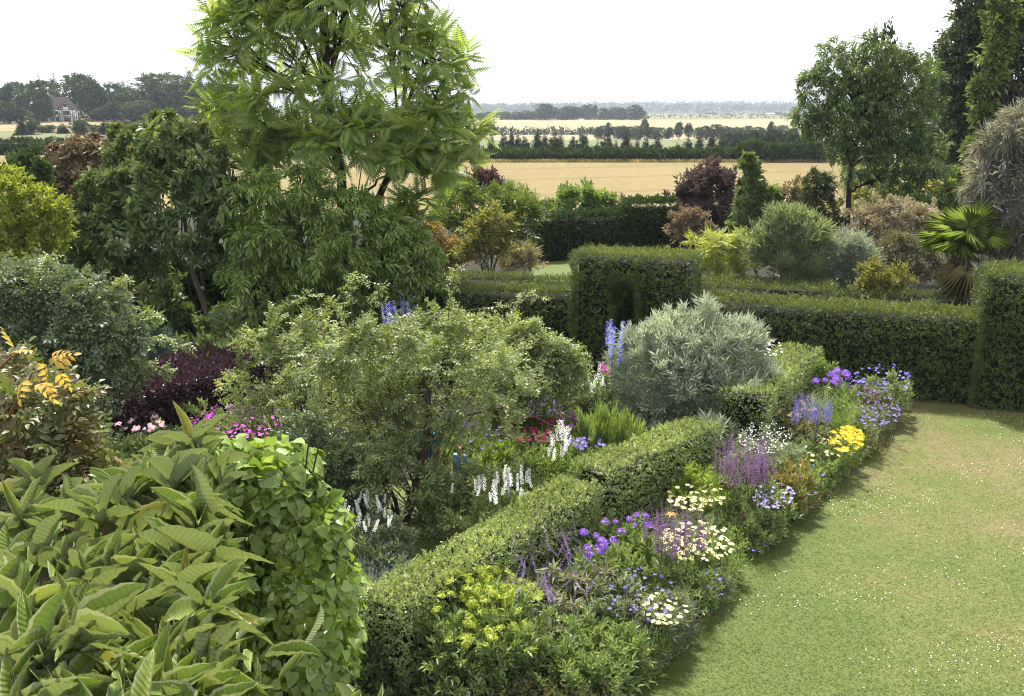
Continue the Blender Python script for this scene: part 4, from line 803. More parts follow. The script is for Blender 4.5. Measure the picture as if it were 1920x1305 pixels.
# silver shrub
M_SIL = leafmat("silver_leaf", [(142, 154, 124), (186, 194, 166), (164, 174, 146), (204, 210, 186)], .54, .25, .5, .25, (1.15, 1.2, .95, 1))
shrub("silver_shrub", "large domed silver grey willow leaved shrub before the yew hedge", "shrub", [(1238, 660, 58), (1300, 640, 58), (1360, 652, 60), (1200, 715, 54), (1270, 722, 76, -.3), (1345, 730, 76, -.3), (1402, 715, 40), (1232, 775, 54, -.2), (1305, 792, 58, -.5), (1382, 785, 50, -.2), (1400, 660, 24), (1205, 805, 30), (1370, 830, 34, -1.3), (1405, 808, 34, -1.), (1335, 828, 30, -1.5)], 18.9, M_SIL, WILLOW, .175, 9000, 331, shoot=.35, slen=.7, bump=.35, gap=.65, clus=20, r0=.04, nt=30, out=.8, up=.45, rand=.6, bark=solid("silver_bark", (120, 100, 88), (92, 78, 68), .5, 6, .9, .5, (4, 4, 1)))
shrub("blue_shrub", "small blue green conifer like shrub beside the purple hedge", "shrub", [(300, 650, 20), (318, 668, 20), (290, 672, 20)], 20.5, leafmat("blue_green_leaf", [(82, 112, 104), (110, 138, 128)], .42, .2), WILLOW, .16, 500, 341, up=.9, nt=6, r0=.02)
for lab, bl, Yb, sd in (("dark understorey shrub behind the leaning bare trunk", [(180, 560, 60), (260, 540, 60), (340, 560, 60), (420, 560, 60), (300, 610, 60), (220, 620, 50), (400, 620, 50)], 29., 901), ("dark understorey shrub behind the drooping evergreen", [(500, 560, 60), (580, 540, 60), (660, 560, 60), (740, 550, 60), (800, 570, 40), (540, 610, 50), (640, 610, 50), (730, 600, 40)], 29., 903), ("shadowy shrub at the left behind the huge rose bush", [(60, 520, 60), (140, 530, 60), (100, 570, 60), (30, 580, 60), (190, 580, 50)], 27., 905)):
    shrub("understorey_shrub", lab, "shrub", bl, Yb, leafmat("understorey_leaf", [(58, 78, 42), (82, 102, 54), (70, 90, 48)], .48, .2), SPRL, .34, 2200, sd, nt=5, gap=.2)
# ------------------------------------------------------------------ shrubs beyond the yew hedges
def M(n, cols, k=.42, tr=.28): return leafmat(n, cols, k, tr)
BACK = [("shrub", "yew green spreading shrub beside the pinnate tree before the wheat", [(860, 405, 40), (910, 400, 45), (960, 405, 40), (870, 440, 40), (940, 440, 50), (985, 420, 30)], 40., M("spreading_leaf", [(88, 112, 46), (124, 142, 62), (106, 126, 52)]), CT, .42, 1500),
        ("shrub", "small purple leaved bush before the wheat left of the far lawn", [(880, 345, 14), (905, 345, 16), (892, 362, 20), (920, 350, 10)], 47., M("purple_bush_leaf", [(92, 66, 74), (120, 88, 92), (80, 60, 66)]), SPRL, .34, 420),
        ("shrub", "grey leaved bush left of the small purple bush", [(850, 350, 16), (862, 368, 22), (840, 372, 18)], 46., M("grey_bush_leaf", [(122, 134, 112), (152, 160, 138)]), SPR, .35, 420),
        ("tree", "thin young tree with yellowing leaves before the far lawn", [(890, 425, 26), (930, 430, 30), (915, 465, 30), (950, 465, 22), (885, 470, 22), (925, 405, 16)], 34., M("thin_tree_leaf", [(122, 138, 66), (156, 160, 88), (170, 156, 92)]), SPRL, .26, 800),
        ("shrub", "orange and rust leaved acer beside the drooping evergreen", [(835, 470, 24), (860, 482, 24), (880, 475, 14), (815, 440, 16), (825, 490, 22)], 36., M("orange_leaf", [(186, 148, 92), (200, 168, 114), (164, 146, 92)]), SPRL, .22, 900),
        ("shrub", "feathery buff grass like shrub left of the far lawn", [(985, 480, 18), (1000, 495, 14), (960, 495, 18)], 36., M("buff_leaf", [(150, 146, 104), (176, 160, 124)]), WILLOW, .28, 420),
        ("shrub", "bright green bush against the wheat above the boundary hedge", [(1075, 385, 26), (1100, 375, 26), (1060, 400, 24), (1120, 398, 26), (1088, 405, 30)], 47., M("bright_bush_leaf", [(112, 142, 62), (142, 168, 84)]), SPRL, .36, 800),
        ("shrub", "grey green wild bush on the wheat field edge above the hedge", [(1150, 392, 22), (1130, 405, 22), (1165, 405, 18), (1030, 405, 20), (1010, 400, 16)], 47.5, M("wild_bush_leaf", [(128, 140, 104), (156, 166, 128)]), SPR, .34, 600),
        ("shrub", "pale grass green shrub between the spreading shrub and wheat", [(960, 375, 20), (985, 385, 20), (935, 378, 16)], 48., M("pale_bush_leaf", [(140, 156, 104), (166, 176, 124)]), WILLOW, .4, 420),
        ("shrub", "dark purple smoke bush standing above the boundary hedge", [(1300, 360, 24), (1330, 350, 28), (1355, 355, 24), (1320, 392, 34), (1350, 392, 28), (1285, 390, 16)], 44., M("smoke_bush_leaf", [(84, 68, 78), (116, 94, 102), (98, 78, 86)]), SPRL, .34, 900),
        ("tree", "slender light green tree right of the purple smoke bush", [(1405, 310, 14), (1410, 335, 20), (1420, 370, 34), (1400, 400, 30), (1440, 390, 26), (1425, 420, 34), (1390, 430, 24)], 40., M("slender_leaf", [(96, 122, 62), (128, 150, 84), (112, 136, 72)]), ROS2, .28, 1100),
        ("shrub", "pinkish brown flowered bush below the purple smoke bush", [(1285, 420, 24), (1310, 425, 26), (1270, 440, 20), (1315, 445, 24)], 38., M("pinkish_leaf", [(134, 112, 98), (160, 136, 122), (116, 104, 84)]), SPR, .22, 800),
        ("shrub", "rust and tan seeding shrub left of the right garden tree", [(1490, 365, 24), (1475, 395, 24), (1510, 380, 22), (1495, 420, 26), (1465, 425, 18)], 40.5, M("rust_leaf", [(160, 136, 104), (184, 158, 128), (140, 126, 92)]), SPR, .26, 900),
        ("shrub", "dark narrow leaved shrub left of the right garden tree trunk", [(1525, 360, 24), (1540, 400, 32), (1520, 440, 30), (1555, 450, 28), (1535, 340, 16)], 38.5, M("dark_narrow_leaf", [(66, 84, 44), (92, 108, 58)]), DROOP, .28, 1000),
        ("shrub", "yellow green feathery shrub just right of the yew arch", [(1330, 470, 28), (1355, 490, 30), (1390, 470, 26), (1320, 510, 24), (1375, 520, 30), (1410, 455, 20)], 29., M("yellow_feather_leaf", [(176, 188, 84), (200, 206, 110), (156, 172, 78)]), T_pinnate(6, .22, .4, .3), .34, 950),
        ("shrub", "tall rounded grey green bush of upright stems behind the long hedge", [(1470, 455, 44), (1450, 490, 44), (1500, 480, 42), (1475, 510, 44), (1520, 450, 24), (1430, 470, 22)], 28., M("upright_grey_leaf", [(130, 146, 102), (160, 174, 128), (146, 160, 114)]), WILLOW, .34, 2600),
        ("shrub", "silver blue leaved shrub beside the tall grey green bush", [(1560, 490, 34), (1595, 480, 36), (1575, 520, 34), (1610, 510, 26), (1545, 520, 24)], 28.3, M("silver_blue_leaf", [(146, 160, 146), (180, 190, 178), (160, 172, 158)]), WILLOW, .24, 1900),
        ("shrub", "buff pink feathery flowering shrub below the right garden tree", [(1640, 420, 36), (1690, 410, 36), (1625, 445, 28), (1735, 415, 30), (1670, 440, 34)], 33., M("buff_pink_leaf", [(164, 150, 126), (188, 174, 152), (148, 140, 110)]), TINY, .26, 2200),
        ("shrub", "dull olive twiggy shrub left of the fan palm", [(1670, 470, 36), (1710, 480, 36), (1740, 500, 34), (1655, 490, 24), (1700, 515, 34), (1760, 520, 26)], 29., M("olive_twig_leaf", [(108, 110, 82), (136, 134, 104), (120, 116, 84)]), TINY, .2, 2300),
        ("shrub", "golden green mounded shrub below the olive shrub", [(1640, 525, 26), (1670, 530, 26), (1615, 540, 16), (1655, 545, 22)], 26.5, M("golden_mound_leaf", [(132, 134, 56), (158, 154, 76)]), YEW, .2, 900),
        ("shrub", "fresh green leafy shrub behind the fan palm", [(1780, 385, 30), (1745, 395, 24), (1815, 380, 30), (1760, 430, 30), (1800, 430, 30)], 36., M("fresh_leaf", [(96, 120, 58), (130, 150, 78)]), SPRL, .3, 900),
        ("tree", "yellow green thin branched tree behind the right garden tree trunk", [(1640, 345, 26), (1680, 340, 26), (1720, 350, 24), (1620, 385, 24), (1665, 385, 22), (1560, 400, 14)], 43., M("yellow_thin_leaf", [(166, 172, 84), (190, 190, 110), (140, 150, 78)]), SPRL, .3, 700),
        ("shrub", "dark glossy bush at the foot of the right garden tree", [(1790, 420, 26), (1810, 400, 30), (1830, 430, 24), (1700, 385, 20), (1720, 395, 20)], 39., M("dark_glossy_leaf", [(44, 60, 36), (66, 82, 46)]), SPRL, .3, 800),
        ("shrub", "pale ornamental grass like bush right of the slender tree", [(1590, 335, 18), (1605, 350, 18), (1575, 350, 16)], 47., M("pale_grass_leaf", [(156, 166, 120), (184, 190, 144)]), WILLOW, .38, 320)]
for k, (nm, lab, bl, Y, mt, tm, L, n) in enumerate(BACK):
    upr = {1: 1.2, 9: 1.0, 15: 1.1, 14: .3, 7: .6, 8: .9}.get(k, .3)
    shrub("shrub" if nm == "shrub" else "small_tree", lab, nm, bl, Y, mt, tm, L * .78, int(n * 1.3), 400 + 10 * k, nt=10, r0=.025, up=upr, bump=.4, gap=.7, shoot=.85 if k in (1, 9, 15) else .3, slen=2.3 if k in (1, 9) else .9)
# --- the right garden tree
Y = 38.; b0 = np.array([*D(1588, 465, Y)[:2], 0.])
tree = thing("garden_tree", "broad dark leaved tree with a bare straight trunk on the right", "tree", b0)
TB = blobs([(1580, 125, 44), (1640, 125, 50), (1690, 150, 44), (1550, 170, 40), (1600, 190, 55), (1665, 200, 55), (1715, 195, 34), (1530, 165, 24), (1520, 225, 26), (1560, 235, 40), (1620, 260, 50), (1690, 250, 46), (1590, 300, 34), (1640, 305, 40), (1690, 300, 40), (1735, 290, 36), (1760, 300, 26), (1560, 275, 22), (1655, 345, 20), (1700, 340, 26)], Y, b0, .9, .82)
fc = cloud(TB, 230, 351, L=1, shell=.6, bump=.15, low=-.6); 
foliage(tree, lumps(TB, 5, 2), 6200, DROOP, leafmat("garden_tree_leaf", [(76, 100, 50), (108, 130, 70), (90, 116, 58), (130, 148, 90)], .5, .28, .4, .45), .29, 352, name="crown", shell=.55, bump=.3, low=-.85, up=-.1, sag=.3, out=.7, rand=.5, gap=.6, clus=16, cr=.32)
limbs(tree, np.array([(0, 0, 0), D(1588, 430, Y) - b0, D(1592, 360, Y) - b0, D(1596, 315, Y) - b0, D(1606, 270, Y) - b0, D(1618, 210, Y) - b0]), .12, .07, fc[0], 12, 353, BARK2, .02)
# --- trees on the right edge
def rtree(lab, bl, Y, mat, tm, L, n, seed, **kw): return shrub("edge_tree", lab, "tree", bl, Y, mat, tm, L, n, seed, nt=26, r0=.12, **kw)
M_DKT = leafmat("edge_tree_dark", [(66, 80, 52), (92, 106, 68), (78, 94, 58)], .44, .2)
rtree("towering dark tree filling the top right corner", [(1880, 25, 66), (1920, 90, 80), (1858, 95, 56), (1840, 150, 48), (1890, 170, 70), (1825, 215, 46), (1880, 250, 60), (1940, 250, 60), (1815, 272, 42), (1900, -50, 70), (1960, 0, 90), (1860, 320, 40), (1815, 125, 34), (1800, 195, 40), (1850, 20, 40)], 52., M_DKT, SPRL, .46, 8200, 361, up=0., sag=.2, low=-.8, bump=.3, gap=.25, cr=.8)
rtree("narrow column of bright ivy green leaves climbing before the dark corner tree", [(1884, 8, 15), (1872, 40, 19), (1878, 75, 15), (1862, 105, 18), (1868, 140, 13), (1852, 170, 19), (1846, 215, 16), (1850, 250, 13), (1834, 285, 18), (1840, 320, 13), (1815, 335, 18), (1790, 350, 16), (1896, 60, 9), (1835, 190, 9)], 46., leafmat("ivy_column_leaf", [(104, 124, 58), (134, 150, 76), (118, 138, 64)], .40, .3), SPRL, .32, 2000, 362, low=-.9, sag=.3, bump=.4, gap=.7)
rtree("grey green tree with a pale trunk behind the right garden tree", [(1765, 180, 32), (1745, 160, 22), (1780, 220, 34), (1750, 240, 30), (1790, 270, 40), (1760, 300, 36)], 72., leafmat("edge_tree_grey", [(88, 104, 72), (116, 130, 92)], .42, .25), SPRL, .7, 1400, 363)
rtree("olive green bushy tree between the corner tree and garden tree", [(1800, 240, 34), (1790, 300, 40), (1770, 340, 34), (1820, 330, 36), (1750, 330, 28)], 60., leafmat("edge_tree_olive", [(92, 104, 50), (122, 132, 70)], .42, .25), SPRL, .6, 1300, 364)
far("distant_conifer", "pointed conifer top showing above the right garden tree", PP[1], 1665, 50, 120, 85., zb=0.)
far("distant_conifer", "short dark conifer left of the corner tree", PC[1], 1748, 128, 54, 95., zb=0.)
# --- grey weeping shrub
Y = 26.; o, lb, b = shrub("weeping_grey_shrub", "grey brown weeping feathery shrub at the right edge", "shrub", [(1880, 290, 34), (1910, 270, 44), (1870, 340, 38), (1905, 350, 50), (1880, 400, 44), (1915, 430, 48), (1850, 370, 18), (1900, 235, 24), (1945, 340, 60)], Y, leafmat("grey_feather", [(168, 166, 160), (196, 194, 188), (152, 150, 142)], .60, .2, .8, .05), T_sprig(9, T_oval(.03, -.2, .5), .022, .7, 1.2, 11, 35, 0), .3, 6500, 371, nt=30, r0=.03, up=-.1, sag=.6, out=.7, rand=.5, low=-.9, bump=.3, shoot=.12, slen=.5)
# --- fan palm
Y = 25.5; pc = D(1812, 462, Y); b = np.array([pc[0], pc[1], 0.]); palm = thing("fan_palm", "fan palm with bright green fronds above dead drooping ones", "palm", b)
Geo().tube(bez((0, 0, 0), (.05, 0, 1), (0, 0, pc[2] - .05), 8), .13, .11, 8).obj("trunk", solid("palm_fibre", (104, 84, 62), (72, 60, 46), .5, 10, .95, .8, (3, 3, 8)), palm, smooth=True)
def fan(n, droop, seed, pet=.55):
    rr = RNG(seed); P = []
    for i in range(n):
        a = math.radians(-150 + 300 * (i + .5) / n); P.append((T_oval(.25, -droop, .3), (0, pet, 0), (math.sin(a), math.cos(a), -.12 + rr.normal(0, .05)), (0, 0, 1), .62 * (1 - .22 * abs(a) / 2.6) * rr.uniform(.92, 1.05), .055))
    tv, tf = compose(P); g = Geo().add(tv, tf); g.tube([(0, 0, 0), (0, pet * .5, .02), (0, pet, 0)], .012, .008, 4); return np.concatenate(g.V), np.concatenate(g.F)
M_PALM = leafmat("palm_green", [(120, 144, 66), (152, 170, 84), (134, 156, 72)], .44, .4, .4, .4); M_PDEAD = leafmat("palm_dead", [(176, 164, 112), (196, 184, 136), (150, 142, 84)], .42, .25)
fm = [mesh_from("frond", *fan(38, .12, s), M_PALM, None) for s in (1, 2)]; fd = [mesh_from("dead_frond", *fan(22, .6, s), M_PDEAD, None) for s in (3, 4)]
rr = RNG(381)
for i in range(34):
    dead = i >= 21; a = i * 2.4 + rr.normal(0, .2); el = math.radians(rr.uniform(5, 75) if not dead else rr.uniform(-78, -35)); d = np.array([[math.cos(a) * math.cos(el), math.sin(a) * math.cos(el), math.sin(el)]])
    fr = frames(np.array([[0, 0, pc[2] - (.05 if not dead else .25)]]), d, np.array([[-d[0, 0] * .6, -d[0, 1] * .6 - .4, 1.0]]), np.array([rr.uniform(1.0, 1.25) * (1 if not dead else .9)]))
    q = link("dead_frond" if dead else "frond", (fd if dead else fm)[i % 2], palm); q.matrix_local = mat_of(fr, 0)
# ------------------------------------------------------------------ flower border: each clump is a plant with stems, leaves and flowers
PET = T_oval(.08, -.05, .6)
def fl_daisy(n=11, seed=0):
    g = Geo(); tv, tf = compose([(PET, (0, 0, 0), (math.cos(a), math.sin(a), .12), (0, 0, 1), 1., .42) for a in np.arange(n) * 6.283 / n]); g.add(tv, tf, np.full(len(tv), .2))
    a = np.arange(6) * 1.047; ring = np.c_[.34 * np.cos(a), .34 * np.sin(a), np.full(6, .1)]; g.add(np.vstack([ring, [0, 0, .26]]), [[i, (i + 1) % 6, 6] for i in range(6)], np.full(7, .8)); return g
def fl_dome(n, seed, size=.3, flat=.75, W=.9, lo=-.2, t=PET):
    r = RNG(seed); d = unit(r.normal(size=(n * 3, 3))); d = d[d[:, 2] > lo][:n]; g = Geo()
    tv, tf = compose([(t, x * [.75, .75, .75 * flat], unit(np.cross(x, r.normal(size=3))) + .35 * x, x, size, W) for x in d]); k = len(tv) // len(d); g.add(tv - 0, tf, np.repeat(r.random(len(d)), k))
    a = np.arange(7) * .8976; ring = np.c_[.7 * np.cos(a), .7 * np.sin(a), np.full(7, -.05)]; g.add(np.vstack([ring, [0, 0, .7 * flat]]), [[i, (i + 1) % 7, 7] for i in range(7)], np.full(8, .4)); return g
def fl_spike(n, seed, rad=.06, size=.12, W=.8, taper=.75, t=PET):       # along z, 0..1
    r = RNG(seed); P = []
    for i in range(n):
        z = (i + .5) / n; a = i * 2.4 + r.normal(0, .3); rr = rad * (1 - taper * z); d = np.array([math.cos(a), math.sin(a), .25])
        P.append((t, (d[0] * rr * .3, d[1] * rr * .3, z), d, (0, 0, 1), size * (1 - .6 * taper * z) * r.uniform(.8, 1.2), W))
    tv, tf = compose(P); g = Geo().add(tv, tf, np.repeat(r.random(n), len(tv) // n)); return g
def gm(g, mat): return g.mesh("flower", mat)
MD = T_sprig(6, T_oval(.1, -.15, .4), .34, .48, 1.2, 21, 55); FEATHER = T_sprig(8, T_oval(.02, 0, .5), .14, .42, 1.6, 22, 60, 0); BLADE = (np.array([[-.5, 0, 0], [.5, 0, 0], [-.45, .45, .05], [.45, .45, .05], [0, 1, -.28]]), np.array([[0, 1, 3], [0, 3, 2], [2, 3, 4]])); WHORL = T_rosette(6, T_oval(.05, -.25, .4), .24, 88, 23, .02)
FOL = {}
def FM_(n, cols, k=.47, tr=.32): return leafmat("border_" + n, cols, k, tr)
F_GREEN = FM_("green", [(112, 136, 76), (148, 168, 104), (130, 152, 90)]); F_GREY = FM_("grey", [(116, 130, 98), (146, 158, 126), (130, 144, 110)]); F_BRIGHT = FM_("bright", [(140, 166, 66), (172, 190, 88)]); F_DARK = FM_("dark", [(82, 102, 58), (110, 128, 76)]); F_FRESH = FM_("fresh", [(116, 142, 70), (146, 168, 92)])
def clump(name, label, cat, box, zf, fol, fls=(), seed=1, group=None, spread=.06, wide=1.3, deep=None, hz=None, floor=.03, nstem=0, stemmat=STEM):
    """box: where the flower heads show; zf: their height; fol = (material, template, leaf length, count, cloud options); fls = [(part name, meshes, count, size, sizejit, tilt, parts?)]"""
    r = RNG(seed); x0, y0, x1, y1 = box; n = sum(f[2] for f in fls); c = G((x0 + x1) / 2, (y0 + y1) / 2, zf); a0, a1 = G((x0 + x1) / 2, y1, zf)[1], G((x0 + x1) / 2, y0, zf)[1]
    hw = (x1 - x0) / 2 / FPX * np.hypot(c[1], CAM_H) * .97 * wide; hd = max((a1 - a0) / 2, .18) if deep is None else deep; b = np.array([c[0], c[1], 0.]); o = thing(name, label, cat, b, group)
    top = hz or zf * .82; lobes = [(0, 0, top * .42, hw * .95, hd * .95, top * .52)]
    for i in range(7):
        a = i * .9 + r.uniform(0, .5); q = r.uniform(.32, .5); lobes.append((hw * .6 * math.cos(a), hd * .6 * math.sin(a), top * r.uniform(.5, .72), hw * q, max(hd * q, .1), top * .28))
    mt, tm, L, m, kw = fol; m = int(m * .78); kk = dict(shell=.7, bump=.35, low=-.9, up=.6, out=.6, gap=.4, zmin=floor, shoot=.45, slen=1.1); kk.update(kw); m, L = int(m * .68), L * 1.14; fr = cloud(lobes, m, seed + 1, L=L, **kk)
    w = fr[0] + b; bad = in_poly(w[:, :2] + np.array([-.16, .11]) * np.clip(w[:, 2:3] * 1.6, .35, 1.), LP); fr = tuple(a_[~bad] for a_ in fr)       # nothing grows out over the turf
    V, F, R = inst(tm, fr, 1., RNG(seed + 1)); link("foliage", mesh_from("foliage", V, F, mt, R), o, "stuff")
    gs = Geo(); heads = []; fls = [(a_, b_, int(c_ * 1.35), d_ * 1.08, e_, f_, g_) for a_, b_, c_, d_, e_, f_, g_ in fls]
    for (pn, meshes, cnt, size, sj, tilt, parts) in fls:
        fpos = []
        while len(fpos) < cnt:
            u = r.uniform(-1, 1, 2)
            if (u ** 2).sum() > 1.05: continue
            px = (x0 + x1) / 2 + u[0] * (x1 - x0) / 2; py = (y0 + y1) / 2 + u[1] * (y1 - y0) / 2; fpos.append(G(px, py, zf + r.normal(0, spread)) - b)
        V, F, R, k0 = [], [], [], 0
        for i, p in enumerate(fpos):
            s = size * (1 + sj * r.uniform(-1, 1)); up = unit(np.array([r.normal(0, tilt), r.normal(0, tilt) - .12 * (tilt > 0), 1.])); fr = frames(p[None], np.cross(up, [math.cos(i), math.sin(i), 0])[None], up[None], np.array([s])); heads.append(p)
            me = meshes[int(r.integers(len(meshes)))]
            if parts: q = link(pn, me, o); q.matrix_local = mat_of(fr, 0)
            else:
                tv = np.array([v.co for v in me.vertices]); M4 = np.array(mat_of(fr, 0)); V.append(tv @ M4[:3, :3].T + M4[:3, 3]); tf = np.array([f.vertices[:] for f in me.polygons]); F.append(tf + k0); R.append(np.full(len(tv), r.random())); k0 += len(tv)
        if V: link(pn + "s", mesh_from(pn, np.concatenate(V), np.concatenate(F), meshes[0].materials[0], np.concatenate(R)), o, "stuff")
    sel = heads if not nstem else [heads[i % len(heads)] for i in range(nstem)] if heads else []
    for p in sel:
        q = np.array([p[0] * .75 + r.normal(0, .03), p[1] * .75 + r.normal(0, .03), min(.1, zf * .3)]); gs.tube(bez(q, (q + p) / 2 + [0, 0, .04], p, 4), .004, .0025, 3)
    if sel: gs.obj("stems", stemmat, o, "stuff")
    return o
PM = petalmat
M_ANT = leafmat("pale_yellow_daisy", [(244, 236, 168), (248, 240, 180), (236, 200, 70), (232, 190, 50)], .62, .2, .6, .15, (1.1, 1.1, .9, 1), 3., .05, 0)
DAISY = [gm(fl_daisy(11), M_ANT), gm(fl_daisy(9), M_ANT)]
def phx(n, cols): return [gm(fl_dome(26, s, .42, .8, .95), PM(n, cols, .55)) for s in (1, 2)]
PHLOX = phx("violet_phlox", [(140, 90, 196), (164, 112, 212), (124, 78, 180)])
def spk(n, cols, cnt=44, rad=.05, size=.09, taper=.75, W=.8, k=.36): return [gm(fl_spike(cnt, s, rad, size, W, taper), PM(n, cols, k)) for s in (1, 2, 3)]
SALV = spk("purple_salvia", [(108, 58, 118), (132, 74, 136), (92, 56, 110)], 40, .03, .055, k=.28); SALV2 = spk("violet_blue_salvia", [(84, 70, 168), (104, 90, 190), (70, 60, 140)], 40, .035, .07)
VERON = spk("veronicastrum_spike", [(134, 106, 176), (156, 128, 190), (150, 110, 150)], 46, .025, .045, .85); DELPH = spk("delphinium_blue", [(96, 108, 200), (122, 134, 214), (108, 108, 190)], 60, .06, .09, .45, .9, .42)
SNAP = spk("white_snapdragon", [(238, 238, 228), (246, 246, 240), (224, 228, 214)], 40, .08, .13, .5, .8, .4); LILS = [gm(fl_dome(14, s, .5, .6, .7), PM("lilac_scabious", [(150, 134, 206), (170, 156, 220), (136, 120, 194)], .45)) for s in (1, 2)]
EUPH = [gm(fl_dome(24, s, .42, .45, .9, .0), leafmat("yellow_euphorbia", [(172, 190, 58), (192, 204, 70), (158, 180, 60)], .36, .3, .6, .15)) for s in (1, 2, 3)]; YEL = [gm(fl_dome(24, s, .4, .35, .9, .05), PM("golden_yellow", [(232, 204, 36), (242, 216, 50)], .6)) for s in (1, 2)]
AST = [gm(fl_daisy(9), leafmat("lilac_aster", [(170, 154, 222), (188, 176, 232), (200, 186, 120), (190, 170, 100)], .5, .2, .6, .15, (1.1, 1.1, 1.1, 1), 3., .05, 0))]
def five(n, cols, k=.55): return [gm(Geo().add(*compose([(PET, (0, 0, 0), (math.cos(a), math.sin(a), .3), (0, 0, 1), 1., .85) for a in np.arange(5) * 1.257])), PM(n, cols, k))]
MAG = five("magenta_geranium", [(188, 60, 186), (206, 90, 204)]); VIO = five("violet_geranium", [(118, 84, 184), (138, 104, 200)]); BLU = five("blue_geranium", [(104, 96, 196), (126, 118, 210)]); CRI = [gm(fl_dome(12, 4, .6, .7, .9), PM("crimson_rose_petal", [(150, 34, 72), (176, 52, 96)], .5))]; PINK = [gm(fl_dome(14, 5, .6, .7, .9), PM("pink_rose_petal", [(232, 186, 200), (240, 206, 214)], .62))]; WHT = five("white_flower", [(236, 236, 232), (246, 246, 242)], .7)
CL_ = dict(up=1.1, out=.5)
clump("euphorbia", "bushy euphorbia with yellow green flower heads in front of the hedge", "euphorbia", (775, 1065, 1030, 1215), 1.05, (F_GREEN, MD, .17, 1900, CL_), [("flower_head", EUPH, 62, .066, .35, .35, 1)], 501, spread=.22, wide=.95, deep=.6)
clump("euphorbia", "upper yellow euphorbia stems rising against the variegated hedge", "euphorbia", (868, 1058, 965, 1150), 1.12, (F_GREEN, MD, .17, 700, CL_), [("flower_head", EUPH, 34, .066, .3, .35, 1)], 503, spread=.12, deep=.4)
clump("veronicastrum", "whorled grey green plant with thin arching purple flower spikes", "perennial", (930, 985, 1120, 1150), .98, (FM_("whorl", [(118, 126, 94), (148, 152, 122), (130, 124, 106)]), WHORL, .17, 950, dict(up=1.0, out=.4)), [("flower_spike", VERON, 50, .36, .3, .42, 1)], 505, spread=.14, deep=.65)
clump("scabious", "grey green scabious mound dotted with pale lilac pincushions near lawn edge", "perennial", (1130, 1062, 1265, 1165), .72, (F_GREY, MD, .16, 1700, CL_), [("flower", LILS, 62, .026, .3, .3, 1)], 507, deep=.6)
clump("phlox", "violet phlox heads standing between the spikes and purple salvia", "phlox", (1092, 975, 1178, 1050), 1.0, (F_GREEN, MD, .15, 700, CL_), [("flower_head", PHLOX, 12, .062, .3, .3, 1)], 509, spread=.08)
clump("phlox", "small group of violet phlox beside the striped grass", "phlox", (1170, 965, 1222, 990), 1.0, (F_GREEN, MD, .15, 420, CL_), [("flower_head", PHLOX, 6, .05, .3, .3, 1)], 511)
clump("salvia", "reddish purple salvia spikes in front of the lower yellow daisies", "salvia", (1208, 985, 1322, 1050), .98, (F_GREEN, MD, .14, 900, CL_), [("flower_spike", SALV, 58, .42, .25, .16, 1)], 513, spread=.1, hz=.6)
clump("anthemis", "upper drift of pale yellow daisies below the lime green bush", "daisies", (1252, 905, 1358, 958), .75, (F_GREEN, FEATHER, .17, 1100, CL_), [("flower", DAISY, 105, .036, .2, .22, 1)], 515)
clump("anthemis", "lower drift of pale yellow daisies behind the reddish salvia", "daisies", (1236, 978, 1378, 1052), .68, (F_GREEN, FEATHER, .17, 1300, CL_), [("flower", DAISY, 115, .034, .2, .22, 1)], 517)
clump("anthemis", "small patch of pale yellow daisies nearest the lawn edge", "daisies", (1202, 1112, 1292, 1172), .66, (F_GREY, FEATHER, .16, 1100, CL_), [("flower", DAISY, 60, .032, .2, .22, 1)], 519)
clump("green_mound", "soft feathery green mound at the foot of the near daisies", "perennial", (1205, 1160, 1285, 1215), .42, (F_FRESH, FEATHER, .16, 1300, CL_), [], 521)
clump("daisies", "few yellow button flowers low beside the near lawn edge", "daisies", (1160, 1195, 1230, 1240), .4, (F_GREEN, MD, .13, 700, CL_), [("flower", YEL, 14, .02, .3, .2, 1)], 523)
clump("leafy_mound", "loose narrow leaved green mound at the lower front of the border", "perennial", (1010, 1150, 1200, 1260), .6, (F_GREEN, MD, .17, 2300, CL_), [], 525, deep=.55)
clump("leafy_mound", "brownish small leaved mound at the bottom front of the border", "perennial", (980, 1235, 1180, 1330), .4, (FM_("brownish", [(104, 104, 68), (130, 120, 84), (92, 100, 58)]), TINY, .15, 1900, CL_), [], 527, deep=.5)
clump("leafy_mound", "dark green mound below the euphorbia by the hedge foot", "perennial", (800, 1235, 960, 1330), .42, (F_DARK, MD, .16, 1500, CL_), [], 529, deep=.5)
clump("lime_bush", "bright lime green leafy bush before the middle hedge", "perennial", (1240, 838, 1332, 905), 1.05, (F_BRIGHT, T_sprig(9, T_oval(.08, -.15, .4), .3, .5, 1.5, 31, 60), .2, 1300, dict(up=1.0, out=.5)), [], 531, deep=.5)
clump("salvia", "large stand of purple salvia spikes beside the upper daisies", "salvia", (1338, 862, 1452, 918), 1.0, (F_GREEN, MD, .15, 1400, CL_), [("flower_spike", SALV, 84, .45, .3, .1, 1)], 533, spread=.1, hz=.62)
clump("aster", "mound of pale lilac asters at the lawn edge below the purple salvia", "asters", (1412, 905, 1490, 955), .7, (F_GREEN, MD, .12, 1100, CL_), [("flower", AST, 120, .026, .25, .3, 1)], 535, spread=.08)
clump("geranium", "green leafy geranium mound with few blue flowers at the lawn edge", "geranium", (1488, 865, 1550, 930), .62, (F_GREEN, SPR, .13, 1400, CL_), [("flower", BLU, 10, .028, .2, .3, 1)], 537)
clump("white_bush", "greyish bush dusted with tiny white flowers behind the purple salvia", "perennial", (1385, 790, 1482, 850), 1.05, (F_GREY, TINY, .18, 1500, CL_), [("tiny_flower", WHT, 200, .012, .3, .4, 0)], 539, deep=.6, nstem=10, spread=.16)
